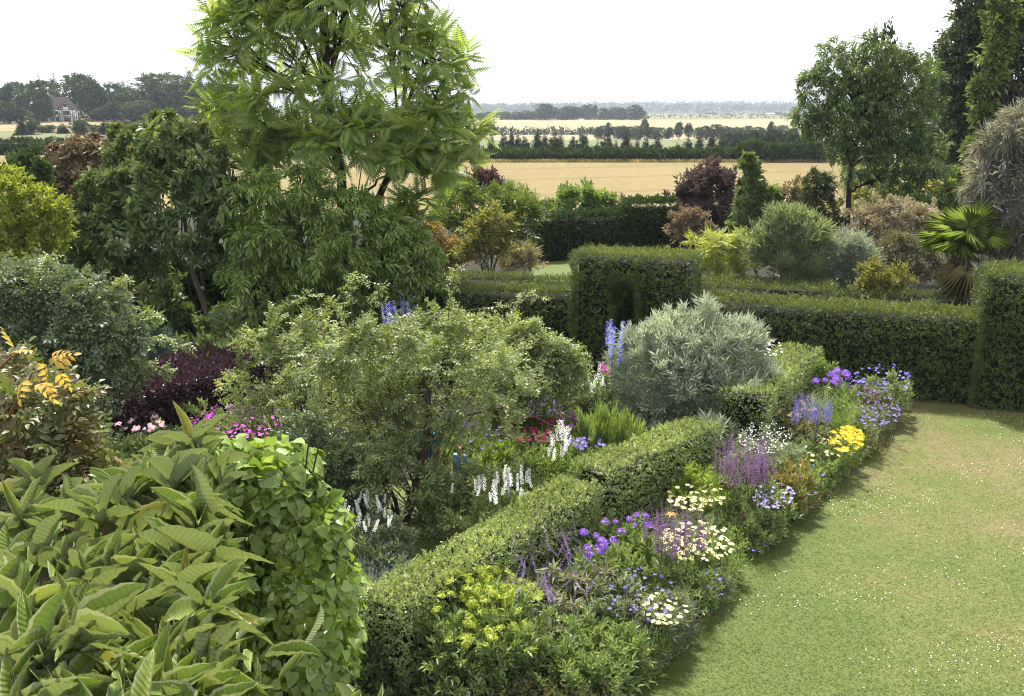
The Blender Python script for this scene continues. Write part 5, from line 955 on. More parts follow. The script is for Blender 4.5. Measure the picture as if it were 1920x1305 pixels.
clump("salvia", "violet blue salvia spikes left of the golden yellow flowers", "salvia", (1482, 772, 1560, 802), .98, (F_GREY, MD, .16, 900, CL_), [("flower_spike", SALV2, 42, .36, .25, .12, 1)], 541, hz=.65, spread=.08)
clump("yarrow", "golden yellow yarrow clump at the lawn edge", "yarrow", (1556, 800, 1618, 848), .72, (F_GREEN, FEATHER, .16, 900, CL_), [("flower_head", YEL, 46, .058, .3, .3, 1)], 543, spread=.1)
clump("sedum", "pale green domed sedum behind the golden yarrow", "sedum", (1582, 782, 1642, 812), .6, (FM_("sedum", [(166, 172, 116), (190, 190, 140)]), ROS2, .1, 900, CL_), [], 545)
clump("large_leaf_plant", "rounded plant with broad dark leaves at the lawn edge", "perennial", (1618, 800, 1660, 830), .4, (F_FRESH, LEAF6, .17, 130, CL_), [], 547)
clump("scabious", "blue lilac scabious drift at the far lawn edge", "perennial", (1592, 742, 1690, 800), .75, (F_GREY, MD, .16, 1400, CL_), [("flower", LILS, 82, .032, .3, .25, 1)], 549, spread=.08)
clump("fennel", "soft feathery green plant behind the blue lilac drift", "perennial", (1510, 722, 1602, 782), .98, (F_FRESH, FEATHER, .24, 1300, CL_), [], 551, deep=.6)
clump("phlox", "bright violet phlox before the far variegated hedge", "phlox", (1506, 686, 1592, 720), 1.15, (F_GREEN, MD, .18, 1100, CL_), [("flower_head", PHLOX, 14, .085, .3, .25, 1)], 553, spread=.08)
clump("geranium", "airy blue geranium against the dark yew hedge", "geranium", (1600, 682, 1712, 740), .95, (F_GREEN, SPR, .15, 1300, CL_), [("flower", BLU, 60, .034, .3, .4, 1)], 555, deep=.5, spread=.12)
clump("haze_plant", "dusty mauve brown seed haze in front of the blue geranium", "perennial", (1570, 705, 1668, 742), .85, (FM_("mauve_haze", [(150, 134, 124), (168, 150, 140), (126, 120, 100)]), TINY, .17, 1300, CL_), [("tiny_flower", VIO, 150, .018, .3, .4, 0)], 557, nstem=8)
clump("green_clump", "mixed green leaves with tan seedheads below the far hedge", "perennial", (1455, 735, 1530, 785), .95, (FM_("tan_green", [(128, 140, 88), (168, 156, 106), (112, 130, 76)]), MD, .19, 1200, CL_), [("flower_head", [gm(fl_dome(22, 9, .6, .5), PM("tan_seed", [(190, 170, 110), (206, 186, 130)], .5))], 26, .04, .3, .3, 1)], 559)
clump("green_clump", "leafy green plants under the far variegated hedge", "perennial", (1440, 745, 1500, 800), .7, (F_GREEN, SPR, .18, 900, CL_), [], 561)
clump("daisies", "green bank with pale yellow daisies along the lawn edge below yarrow", "daisies", (1505, 810, 1580, 868), .66, (F_GREEN, MD, .15, 1300, CL_), [("flower", DAISY, 26, .034, .2, .25, 1)], 563, spread=.1)
clump("green_clump", "rusty green leaves between the white bush and geranium mound", "perennial", (1440, 850, 1505, 900), .8, (FM_("rusty_green", [(132, 138, 78), (168, 140, 84), (116, 132, 70)]), SPR, .16, 900, CL_), [], 565)
clump("ground_plant", "small golden green plant at the point of the lawn edge", "perennial", (1398, 1008, 1440, 1036), .3, (F_BRIGHT, SPR, .11, 500, CL_), [("flower", BLU, 6, .02, .2, .3, 1)], 567)
clump("ground_plant", "low grey green plant with violet flowers on the lawn corner", "perennial", (1310, 1062, 1372, 1120), .42, (F_GREY, SPR, .12, 1100, CL_), [("flower", BLU, 16, .024, .2, .3, 1)], 569)
clump("green_clump", "mid green leaves beneath the large purple salvia", "perennial", (1370, 930, 1450, 985), .5, (F_GREEN, SPR, .15, 1200, CL_), [], 571)
clump("green_clump", "green stems between reddish salvia and the pincushion mound", "perennial", (1150, 1000, 1260, 1075), .72, (F_GREEN, MD, .17, 1200, CL_), [], 573, deep=.6)
clump("green_clump", "green leaves behind the phlox along the near hedge", "perennial", (1010, 945, 1150, 1000), .85, (F_GREEN, SPR, .16, 1100, CL_), [], 575, deep=.4)
def tuft(name, label, px, py, h, n, mat, L, seed, W=.022, up=1.2, cat="grass"):
    b = G(px, py, 0); o = thing(name, label, cat, b); r = RNG(seed); d = r.normal(0, .55, (n, 3)) + [0, 0, up]
    fr = frames(r.normal(0, .06, (n, 3)) * [1, 1, 0] + [0, 0, .02], d, -np.c_[d[:, :2], np.zeros(n)] * .6 + [0, 0, .5], L * r.uniform(.6, 1.1, n))
    rest = (np.array([[-.5, 0, 0], [.5, 0, 0], [-.45, .4, 0], [.45, .4, 0], [-.35, .75, -.14], [.35, .75, -.14], [0, 1, -.42]]), np.array([[0, 1, 3], [0, 3, 2], [2, 3, 5], [2, 5, 4], [4, 5, 6]]))
    k = min(n, 60); ms = [mesh_from("blade", rest[0] * [W, 1, 1], rest[1], mat, np.full(7, q)) for q in (.2, .6)]
    split_leaves(o, fr, ms, (rest[0] * [W, 1, 1], rest[1]), mat, k, seed, "blade", "blades"); return o
M_STRIPE = leafmat("striped_grass_leaf", [(164, 178, 130), (206, 212, 176), (140, 160, 100)], .45, .35)
tuft("striped_grass", "arching silvery striped grass tuft before the middle hedge", 1170, 1040, .9, 230, M_STRIPE, .95, 581)
tuft("striped_grass", "second striped grass tuft beside the lime green bush", 1232, 1000, .9, 170, M_STRIPE, .85, 582)
tuft("ornamental_grass", "green grass tuft at the bottom beside the euphorbia", 850, 1312, .5, 150, F_FRESH, .5, 583)
tuft("day_lily", "strap leaved green tuft between the yellow daisies and salvia", 1352, 1010, .6, 90, F_GREEN, .55, 584, .035)
tuft("day_lily", "strap leaved tuft below the violet blue salvia", 1470, 905, .7, 90, F_FRESH, .75, 585, .04)
tuft("day_lily", "pale strap leaves at the near daisy patch by the lawn", 1285, 1185, .5, 70, F_GREY, .42, 586, .03)
# hosta at the bottom
b = G(935, 1318, 0); o = thing("hosta", "round leaved hosta at the bottom edge below the euphorbia", "hosta", b); r = RNG(590)
hl = T_leaf(.12, -.25); hm = mesh_from("leaf", hl[0] * [.8, 1, 1], hl[1], leafmat("hosta_leaf", [(104, 128, 60), (130, 150, 76)], .42, .25), None, True)
for i in range(26):
    a = i * 2.4; q = link("leaf", hm, o); fr = frames(np.array([[.05 * math.cos(a), .05 * math.sin(a), .12 + .004 * i]]), np.array([[math.cos(a), math.sin(a), .75 - .03 * (26 - i)]]), np.array([[0, 0, 1.]]), np.array([.28])); q.matrix_local = mat_of(fr, 0)
# allium seed head
b = G(1400, 1035, 0); o = thing("allium_seedhead", "round dry allium seed head on a stalk at the lawn edge", "seed head", b); g = Geo(); r = RNG(591); c = np.array([0, 0, .52])
for d in unit(r.normal(size=(60, 3))): g.tube([c, c + d * .16], .0025, .0018, 3); g.box(c + d * .165, (.006,) * 3)
g.obj("flower_head", solid("dry_allium", (176, 160, 120), (150, 136, 98), .5, 8), o); Geo().tube([(0, 0, 0), (.01, 0, .25), c], .006, .005, 5).obj("stem", STEM, o)
# orange lily
b = G(1256, 1048, 0); o = thing("orange_lily", "single orange lily flower on a tall stem", "lily", b); lz = D(1256, 966, b[1])[2]; g = Geo()
tv, tf = compose([(T_leaf(.05, -.3), (0, 0, 0), (math.cos(a), math.sin(a), .35), (0, 0, 1), .1, .4) for a in np.arange(6) * 1.047]); g.add(tv + [0, 0, lz], tf); g.obj("flower", PM("orange_petal", [(240, 176, 40), (228, 150, 40)], .6), o)
Geo().tube([(0, 0, 0), (.01, 0, lz * .5), (0, 0, lz)], .006, .004, 4).obj("stem", STEM, o)
# ------------------------------------------------------------------ plants inside the rose garden
clump("snapdragons", "white flower spikes behind the near variegated hedge", "snapdragons", (890, 892, 1002, 948), 1.15, (F_GREEN, MD, .16, 1300, CL_), [("flower_spike", SNAP, 24, .18, .3, .15, 1)], 601, spread=.12, deep=.5)
clump("snapdragons", "tall white flower spikes left of the middle hedge", "snapdragons", (1012, 805, 1068, 870), 1.2, (F_FRESH, MD, .17, 1000, CL_), [("flower_spike", SNAP, 14, .22, .3, .12, 1)], 603, spread=.12, deep=.4)
clump("white_perennial", "white flowering plants below the rose left of its trunk", "perennial", (642, 935, 742, 1000), .95, (F_GREY, MD, .15, 1300, CL_), [("flower_spike", SNAP, 22, .16, .3, .2, 1)], 605, deep=.5)
clump("white_perennial", "white spires below the yew arch beside the silver shrub", "perennial", (1038, 700, 1135, 742), 1.1, (F_GREY, MD, .18, 1400, CL_), [("flower_spike", SNAP, 26, .26, .3, .2, 1)], 607, deep=.5)
clump("white_perennial", "white flowers peeping over the far variegated hedge", "perennial", (1408, 630, 1470, 668), 1.65, (F_GREY, MD, .18, 800, CL_), [("flower", WHT, 40, .032, .3, .5, 1)], 609, deep=.3)
clump("grey_leaved_plant", "low blue grey leaved mound behind the near hedge end", "perennial", (672, 1010, 765, 1070), .55, (leafmat("artemisia", [(138, 152, 142), (172, 182, 172)], .42, .2), FEATHER, .17, 1400, CL_), [], 611, deep=.5)
clump("geranium", "violet geranium mass in the middle of the rose garden", "geranium", (956, 742, 1052, 782), .9, (F_GREEN, SPR, .15, 1300, CL_), [("flower", VIO, 120, .035, .3, .4, 1)], 613)
clump("geranium", "magenta geranium drift at the foot of the purple hedge", "geranium", (352, 760, 540, 822), .85, (F_GREEN, SPR, .15, 2000, CL_), [("flower", MAG, 170, .034, .3, .4, 1)], 615)
clump("geranium", "magenta flowers right of the crimson roses", "geranium", (1035, 772, 1095, 802), .85, (F_GREEN, SPR, .15, 900, CL_), [("flower", MAG, 50, .032, .3, .4, 1)], 617)
clump("crimson_rose", "crimson roses below the violet geranium", "rose bush", (935, 778, 1050, 830), .95, (M_ROSE[1], ROSEL, .13, 1300, CL_), [("rose_bloom", CRI, 46, .045, .3, .4, 1)], 619)
clump("pink_rose", "pale pink roses left of the magenta geranium", "rose bush", (215, 770, 305, 812), .95, (M_ROSE[1], ROSEL, .13, 1200, CL_), [("rose_bloom", PINK, 24, .05, .3, .4, 1)], 621)
clump("phlox", "lilac phlox heads right of the great shrub rose", "phlox", (908, 728, 938, 748), 1.2, (F_GREEN, MD, .15, 420, CL_), [("flower_head", PHLOX, 5, .07, .3, .3, 1)], 623)
clump("aster", "pale blue flowers beside the tall white spikes", "perennial", (1062, 820, 1135, 842), 1.0, (F_GREEN, MD, .15, 900, CL_), [("flower_head", LILS, 26, .04, .3, .3, 1)], 625)
clump("broom", "upright bright green broom like plant before the silver shrub", "shrub", (1100, 755, 1188, 800), 1.3, (FM_("broom", [(120, 146, 72), (148, 170, 92)]), T_sprig(9, T_oval(.03, 0, .5), .1, .5, 1.5, 33, 20), .34, 1000, dict(up=2.2, out=.2, rand=.25)), [], 627, deep=.4)
clump("green_clump", "grey green leafy plant between magenta geranium and great rose", "perennial", (535, 745, 625, 830), 1.35, (F_GREY, MD, .18, 1800, CL_), [("flower", MAG, 8, .04, .3, .4, 1)], 629, deep=.5)
clump("green_clump", "green foliage between the crimson roses and near hedge", "perennial", (930, 840, 1060, 900), .9, (F_GREEN, SPR, .16, 1800, CL_), [], 631, deep=.5)
clump("green_clump", "green foliage under the broom like plant", "perennial", (1060, 830, 1130, 880), .9, (F_FRESH, MD, .16, 1100, CL_), [], 633, deep=.4)
clump("green_clump", "leafy plants hiding the lower half of the two visitors", "perennial", (800, 852, 920, 930), 1.05, (M_ROSE[1], ROSEL, .12, 2600, CL_), [("flower_spike", SNAP, 4, .14, .3, .2, 1)], 651, deep=.35, hz=1.02)
clump("green_clump", "leafy bed behind the two visitors", "perennial", (800, 790, 960, 850), .95, (F_FRESH, SPR, .17, 2400, CL_), [("flower", VIO, 20, .035, .3, .4, 1)], 659, deep=.8)
clump("green_clump", "green plants between rounded rose bush and white spires", "perennial", (985, 690, 1130, 760), .9, (F_FRESH, MD, .17, 1800, CL_), [], 653, deep=.8)
clump("green_clump", "low leafy growth between the pale rose and great rose", "perennial", (560, 830, 680, 900), .8, (F_GREEN, SPR, .16, 1500, CL_), [], 655, deep=.6)
clump("green_clump", "leafy growth left of the pale arching rose", "perennial", (420, 740, 520, 800), .9, (F_GREY, SPR, .17, 1200, CL_), [], 657, deep=.6)
clump("green_clump", "dark green leaves in front of the purple hedge end", "perennial", (300, 800, 420, 850), .7, (F_DARK, SPR, .17, 1300, CL_), [], 635, deep=.5)
clump("green_clump", "leafy low growth below the huge left rose bush", "perennial", (60, 800, 300, 900), .9, (F_DARK, SPR, .17, 2600, CL_), [], 637, deep=.9)
clump("green_clump", "dark leaves behind the purple hedge under the evergreens", "shrub", (280, 590, 560, 650), 1.7, (F_DARK, SPRL, .28, 3000, CL_), [], 639, deep=1.6)
clump("green_clump", "shade plants under the drooping evergreen", "shrub", (560, 590, 840, 640), 1.3, (F_DARK, SPRL, .28, 1900, CL_), [], 641, deep=1.2)
clump("delphinium", "blue delphinium spires beside the silver shrub", "delphiniums", (1132, 640, 1180, 690), 1.5, (F_GREEN, SPR, .2, 700, dict(up=.6)), [("flower_spike", DELPH, 15, .5, .25, .06, 1)], 643, hz=1.15, deep=.3, spread=.1)
clump("delphinium", "blue delphinium spires above the great shrub rose", "delphiniums", (714, 592, 776, 615), 1.8, (F_GREEN, SPR, .2, 700, dict(up=.6)), [("flower_spike", DELPH, 9, .42, .25, .08, 1)], 645, hz=1.3, deep=.3, spread=.1)
clump("magenta_phlox", "magenta flowers at the foot of the blue delphiniums", "phlox", (1128, 680, 1160, 705), 1.25, (F_GREEN, SPR, .18, 500, CL_), [("flower_head", [gm(fl_dome(22, 8, .42, .8), PM("magenta_head", [(168, 44, 150), (190, 66, 170)], .5))], 6, .08, .3, .3, 1)], 647)
clump("euphorbia_shrub", "yellow green shoot on the far hedge end by the yew", "shrub", (1520, 622, 1560, 660), 1.75, (F_FRESH, SPR, .15, 350, CL_), [], 649, deep=.25)

FILL = [((1130, 1120), .55, F_GREEN, "grey lilac pincushion mound"), ((1215, 1090), .6, F_GREY, "reddish purple salvia stems"), ((1300, 1030), .5, F_FRESH, "lower yellow daisies"), ((1345, 960), .55, F_GREEN, "upper daisies and asters"), ((1300, 880), .6, F_GREEN, "lime green bush"), ((1420, 890), .6, F_GREY, "large purple salvia"), ((1480, 930), .4, F_GREEN, "asters and geranium mound"), ((1530, 850), .55, F_FRESH, "yellow daisy bank"), ((1450, 830), .65, F_GREEN, "white dusted bush"), ((1580, 830), .45, F_GREEN, "golden yarrow"), ((1600, 770), .6, F_GREY, "feathery fennel"), ((1660, 760), .5, F_GREEN, "far scabious drift"), ((1060, 1100), .7, F_GREEN, "thin purple spikes"), ((1100, 1200), .5, F_GREY, "bottom foliage mound"), ((960, 1180), .6, F_GREEN, "yellow euphorbia")]
for k, ((px, py), zf, mt, near) in enumerate(FILL):
    clump("border_plant", "loose upright green leaves and stems beside the %s" % near, "perennial", (px - 62, py - 30, px + 62, py + 30), zf * .62, (mt, (MD, FEATHER, SPR)[k % 3], .17, 1100, dict(up=1.8, out=.35, rand=.45)), [], 800 + 2 * k, spread=.1)

clump("leafy_mound", "dark leafy growth squeezed between the vine dome and near hedge end", "perennial", (640, 1130, 730, 1230), .8, (F_DARK, SPR, .13, 1800, CL_), [], 661, deep=.5)
clump("leafy_mound", "low shade plants at the foot of the near hedge end", "perennial", (660, 1230, 780, 1330), .35, (F_DARK, SPR, .13, 1500, CL_), [], 663, deep=.4)
# ------------------------------------------------------------------ foreground: vine dome, loquat, bronze rose
Y = 7.0; b = np.array([*D(440, 1100, Y)[:2], 0.]); vine = thing("vine_dome", "rounded pillar smothered in bright green heart leaved vine", "vine", b)
VB = blobs([(330, 930, 100), (420, 900, 92), (515, 908, 98), (562, 985, 100), (572, 1090, 112), (575, 1215, 116), (578, 1360, 118), (450, 1060, 150, .2), (420, 1250, 200, .3), (440, 1450, 220, .3), (300, 1060, 130, .3), (290, 1250, 160, .4), (575, 1550, 130), (450, 1700, 260, .4)], Y, b, 1.0, 1.0)
VL = compose([((np.array([[0, 0, 0], [-.42, -.06, .02], [-.5, .3, .08], [-.26, .72, .0], [0, 1, -.14], [.26, .72, .0], [.5, .3, .08], [.42, -.06, .02]]), np.array([[0, 2, 1], [0, 3, 2], [0, 4, 3], [0, 5, 4], [0, 6, 5], [0, 7, 6]])), (0, 0, 0), (0, 1, 0), (0, 0, 1), 1., 1.)])
M_VINE = leafmat("vine_leaf", [(118, 148, 54), (150, 176, 76), (132, 160, 62), (166, 188, 92)], .40, .35, .35, .5)
r = RNG(701); fc = cloud(VB, 7600, 702, L=.085, shell=.22, bump=.10, low=-.5, gap=.35, gscale=3., zmin=.3, shoot=.08, slen=.3)
P, O = fc[0], None
cen = np.array(VB)[:, :3]; ax = cen[((P[:, None] - cen[None]) ** 2).sum(-1).argmin(1)]; O = unit(P - ax)
fr = frames(P, O * .45 + r.normal(0, .45, P.shape) + [0, 0, -.75], O + r.normal(0, .4, P.shape) + [0, 0, .55], .085 * r.uniform(.6, 1.3, len(P)))
wpy = fr[0][:, 1] * 1.0 - .25 * fr[0][:, 2] + 3 * (np.abs(fr[0][:, 0] - .35) > .75)
vm = [mesh_from("vine_leaf", VL[0] * [w, 1, 1], VL[1], M_VINE, np.full(len(VL[0]), q)) for w, q in ((1., .1), (.85, .4), (1.1, .7))]
split_leaves(vine, fr, vm, VL, M_VINE, 300, 703, "vine_leaf", "vine_leaves", score=wpy)
inn = [(x, y, z, a * .72, bb * .72, c * .72) for x, y, z, a, bb, c in VB]; V, F, R = inst(VL, cloud(inn, 2600, 704, L=.12, shell=.2, gap=0, zmin=.1, shoot=0), 1., r); link("inner_leaves", mesh_from("inner_leaves", V, F, M_VINE, R), vine, "stuff")
g = Geo()
for k in range(26):
    a = r.uniform(0, 6.28); p0 = np.array([.25 * math.cos(a), .25 * math.sin(a), 0]); c = cen[int(r.integers(len(cen)))]; g.tube(bez(p0, (p0 + c) / 2 + r.normal(0, .12, 3), c + r.normal(0, .35, 3), 8), .02, .006, 5)
g.obj("vine_stems", solid("vine_wood", (110, 90, 66), (84, 70, 52), .5, 8), vine)
# --- loquat: big corrugated leaves in rosettes
def bigleaf(arch, curl, twist, seed, wav=.03, n=12):
    r = RNG(seed); V, ux, uy = [], [], []
    for i in range(n + 1):
        t = i / n; w = .5 * (math.sin(math.pi * min(1, t ** .82 * .94 + .03)) ** .85) if i < n else .0
        z = -arch * t * t; y = t * (1 - .18 * arch * t); tw = twist * t
        for s in (-1, -.5, 0, .5, 1):
            e = curl * w * s * s + wav * math.sin(9 * t + seed) * abs(s) + (.012 * math.cos(n * math.pi * t) * (abs(s) > 0)); x = s * w
            V.append((x * math.cos(tw) - e * math.sin(tw), y, z + e * math.cos(tw) + x * math.sin(tw))); ux.append(s); uy.append(t)
    F = []
    for i in range(n):
        for j in range(4): a = i * 5 + j; F += [[a, a + 1, a + 6], [a, a + 6, a + 5]]
    return np.array(V), np.array(F), np.array(ux), np.array(uy)
def loquatmat():
    m = bpy.data.materials.new("loquat_leaf"); m.use_nodes = True; N, Lk = m.node_tree.nodes, m.node_tree.links; N.clear()
    out = N.new("ShaderNodeOutputMaterial"); p = N.new("ShaderNodeBsdfPrincipled"); t = N.new("ShaderNodeBsdfTranslucent"); ms = N.new("ShaderNodeMixShader"); ms.inputs[0].default_value = .26
    ax = N.new("ShaderNodeAttribute"); ax.attribute_name = "across"; al = N.new("ShaderNodeAttribute"); al.attribute_name = "along"
    def mth(op, a, b_=None, c=None):
        q = N.new("ShaderNodeMath"); q.operation = op
        for i, v in enumerate((a, b_, c)):
            if v is None: continue
            if isinstance(v, (int, float)): q.inputs[i].default_value = v
            else: Lk.new(v, q.inputs[i])
        return q.outputs[0]
    ab = mth('ABSOLUTE', ax.outputs["Fac"]); ph = mth('MULTIPLY_ADD', al.outputs["Fac"], 92.0, mth('MULTIPLY', ab, -11.0)); vein = mth('MULTIPLY_ADD', mth('SINE', ph), .5, .5)
    oi = N.new("ShaderNodeObjectInfo"); at = N.new("ShaderNodeAttribute"); at.attribute_name = "rnd"; rn = mth('FRACT', mth('ADD', oi.outputs["Random"], at.outputs["Fac"]))
    cr = N.new("ShaderNodeValToRGB"); e = cr.color_ramp.elements; e[0].color = lin((118, 148, 62), .50); e[1].color = lin((166, 182, 98), .56); q = e.new(.5); q.color = lin((140, 164, 78), .52); q = e.new(.93); q.color = lin((166, 180, 96), .56); q = e.new(.97); q.color = lin((196, 180, 92), .5); Lk.new(rn, cr.inputs[0])
    def mix(f, a, b_, ty='MIX'):
        q = N.new("ShaderNodeMix"); q.data_type = 'RGBA'; q.blend_type = ty
        if isinstance(f, (int, float)): q.inputs[0].default_value = f
        else: Lk.new(f, q.inputs[0])
        for i, v in ((6, a), (7, b_)):
            if isinstance(v, tuple): q.inputs[i].default_value = v
            else: Lk.new(v, q.inputs[i])
        return q.outputs[2]
    col = mix(mth('MULTIPLY', mth('POWER', vein, 3.0), .16), cr.outputs[0], lin((196, 200, 140), .5)); mid = mth('LESS_THAN', ab, .06); col = mix(mth('MULTIPLY', mid, .6), col, lin((196, 202, 130), .5))
    rim = mth('GREATER_THAN', ab, .86); col = mix(mth('MULTIPLY', rim, .7), col, lin((206, 208, 172), .55))
    gm_ = N.new("ShaderNodeNewGeometry"); col = mix(gm_.outputs["Backfacing"], col, mix(mth('MULTIPLY', vein, .35), lin((152, 166, 112), .52), lin((180, 188, 142), .54)))
    Lk.new(col, p.inputs["Base Color"]); p.inputs["Roughness"].default_value = .48; p.inputs["Specular IOR Level"].default_value = .22; Lk.new(mix(1.0, col, (1.3, 1.35, .6, 1), 'MULTIPLY'), t.inputs["Color"])
    bp = N.new("ShaderNodeBump"); bp.inputs["Strength"].default_value = .35; bp.inputs["Distance"].default_value = .005; Lk.new(vein, bp.inputs["Height"]); Lk.new(bp.outputs[0], p.inputs["Normal"])
    Lk.new(p.outputs[0], ms.inputs[1]); Lk.new(t.outputs[0], ms.inputs[2]); Lk.new(ms.outputs[0], out.inputs[0]); return m
M_LOQ = loquatmat(); LV = []
for k, (ar, cu, tw) in enumerate(((.12, .45, .1), (.28, .35, -.25), (.42, .5, .2), (.05, .4, -.15), (.6, .3, .35), (.2, .6, -.3), (.35, .25, .45), (.1, .55, .25))):
    V, F, ux, uy = bigleaf(ar, cu, tw, k); LV.append((mesh_from("leaf", V * [.17, 1, 1], F, M_LOQ, np.full(len(V), k / 8), True, {"across": ux, "along": uy}), V * [.17, 1, 1], F, ux, uy))
TIPS = [(425, 838, 5.7), (345, 868, 5.6), (470, 870, 5.5), (300, 905, 5.4), (400, 918, 5.3), (462, 935, 5.15), (250, 930, 5.3), (340, 965, 5.0), (425, 990, 4.85), (500, 1000, 4.75), (270, 990, 4.8), (210, 1000, 4.8), (380, 1040, 4.5), (470, 1060, 4.45), (310, 1060, 4.4), (235, 1075, 4.3), (150, 1050, 4.4), (90, 1035, 4.4), (540, 1075, 4.5), (30, 1060, 4.3), (410, 1100, 4.2), (330, 1130, 4.05), (180, 1130, 4.0), (100, 1130, 3.95), (480, 1150, 4.05), (250, 1165, 3.85), (30, 1150, 3.8), (400, 1200, 3.8), (125, 1230, 3.4), (330, 1230, 3.6), (455, 1240, 3.7), (230, 1260, 3.4), (30, 1260, 3.3), (380, 1290, 3.4), (500, 1290, 3.55), (150, 1310, 3.15), (290, 1320, 3.2), (60, 1340, 3.0), (440, 1350, 3.3), (200, 1390, 2.9), (340, 1400, 3.0), (90, 905, 5.6), (150, 945, 5.3), (40, 965, 5.0)]
r = RNG(711); TIPS = TIPS + [(x + r.uniform(-60, 60), y + r.uniform(-40, 40), d - .12) for x, y, d in TIPS[::2]]
TIPS = [((x - max(0, x - 380) * .55) * .91, y, d) for x, y, d in TIPS if (x, y) not in ((540, 1075), (500, 1000), (500, 1290))]
b = np.array([*D(280, 1300, 4.6)[:2], 0.]); loq = thing("loquat_tree", "loquat tree top with big ribbed leaves in rosettes, nearest the camera", "tree", b)
tips = np.array([D(x + r.normal(0, 8), y + 22, yy) for x, y, yy in TIPS]) - b; axes = unit(np.c_[r.normal(0, .42, len(tips)), r.normal(-.15, .4, len(tips)), np.full(len(tips), 1.)] + .28 * unit(tips - np.array([0, 0, 3.2])))
ii, cnt = 0, 0; restV, restF, restR, rA, rL, off = [], [], [], [], [], 0
fr = shoots(tips, axes, 13, 64, 712, .26, 16, .1, .32)
order = np.argsort(np.tile(np.arange(13), len(tips)) + r.normal(0, 1.5, len(fr[0])))
order = np.argsort((fr[0][:, 1] + b[1]) * .2 + np.tile(np.arange(13), len(tips)) * .12)
for i in order:
    me, V, F, ux, uy = LV[int(r.integers(8))]
    if cnt < 300: q = link("leaf", me, loq); q.matrix_local = mat_of(fr, i); cnt += 1
    else:
        M4 = np.array(mat_of(fr, i)); restV.append(V @ M4[:3, :3].T + M4[:3, 3]); restF.append(F + off); restR.append(np.full(len(V), r.random())); rA.append(ux); rL.append(uy); off += len(V)
if restV: link("leaves", mesh_from("leaves", np.concatenate(restV), np.concatenate(restF), M_LOQ, np.concatenate(restR), True, {"across": np.concatenate(rA), "along": np.concatenate(rL)}), loq, "stuff")
g = Geo().tube([(0, 0, 0), (.03, 0, 1.5), (0, .05, 2.6)], .11, .06, 8); g.obj("trunk", BARK, loq, smooth=True); g = Geo()
for t, a in zip(tips, axes): g.tube(bez((r.normal(0, .03), .05, r.uniform(2.0, 2.6)), t * [.6, .6, 1] - [0, 0, .55], t, 8), .022, .009, 5); g.tube([t - a * .02, t + a * .03], .011, .006, 5)
g.obj("branches", solid("loquat_twig", (132, 110, 86), (104, 86, 66), .5, 9), loq, smooth=True)
# shaded lower leaves of the loquat
V = []; 
low = cloud([(0, 0, 3.0, 1.3, 1.0, .9), (.2, -.5, 2.6, 1.2, .9, .8)], 420, 713, L=.27, shell=.9, up=.5, gap=0, shoot=0); me, V, F, ux, uy = LV[1]
v2, f2, r2 = inst((V, F), low, 1., r); link("lower_leaves", mesh_from("lower_leaves", v2, f2, M_LOQ, r2, True, {"across": np.tile(ux, len(low[0])), "along": np.tile(uy, len(low[0]))}), loq, "stuff")
# --- bronze leaved rose on the left
Y = 6.3; b = np.array([*D(70, 900, Y)[:2], 0.]); rose = thing("bronze_rose", "tall rose with bronze and orange tinted leaves at the left edge", "rose bush", b)
RBL = lumps(blobs([(30, 720, 50, .4), (70, 800, 70), (20, 850, 80), (110, 870, 70, -.1), (60, 930, 90, -.1), (150, 920, 60, -.2), (170, 850, 36), (30, 990, 70, -.3), (110, 1000, 60, -.4), (190, 960, 34, -.3)], Y, b), 720)
RL = T_pinnate(3, .40, .52, .3, 65, T_leaf(.08, -.2), .012)
M_BRZ = leafmat("bronze_rose_leaf", [(110, 124, 68), (138, 144, 88), (104, 122, 64), (158, 134, 92), (128, 138, 78), (168, 150, 112)], .36, .32, .4, .4)
fr = cloud(RBL, 1000, 721, L=.15, shell=.75, bump=.3, up=.1, out=.6, rand=.7, zmin=1.2, gap=.6, shoot=.3, slen=.9)
rm = [mesh_from("leaf", RL[0], RL[1], M_BRZ, np.full(len(RL[0]), q)) for q in (.1, .35, .6, .85)]
split_leaves(rose, fr, rm, RL, M_BRZ, 300, 722, "leaf", "leaves", score=fr[0][:, 1] - .3 * fr[0][:, 2])
twigs(rose, RBL, (0, 0, .02), 723, solid("rose_stem_red", (140, 96, 70), (118, 104, 66), .5, 8), .016, 46)
g = Geo()
for pts in (([(0, 830), (60, 845), (110, 880), (150, 905), (165, 865)]), ([(0, 1030), (70, 985), (120, 990), (170, 1010)]), ([(-10, 700), (20, 670), (40, 660)]), ([(10, 790), (60, 700), (84, 690)])): g.tube(np.array([D(*p, 6.0) for p in pts]) - b, .009, .004, 5)
g.obj("cane", solid("rose_stem_red", (140, 96, 70)), rose, smooth=True)
fo = cloud([(*(D(60, 690, 6.0) - b), .18, .15, .12), (*(D(70, 720, 6.0) - b), .12, .1, .05)], 9, 724, L=.13, shell=.9, gap=0, shoot=0); V, F, R = inst(RL, fo, 1., r); link("young_leaves", mesh_from("young_leaves", V, F, leafmat("orange_young_leaf", [(220, 166, 60), (196, 176, 80), (206, 130, 60)], .5, .4), R), rose, "stuff")
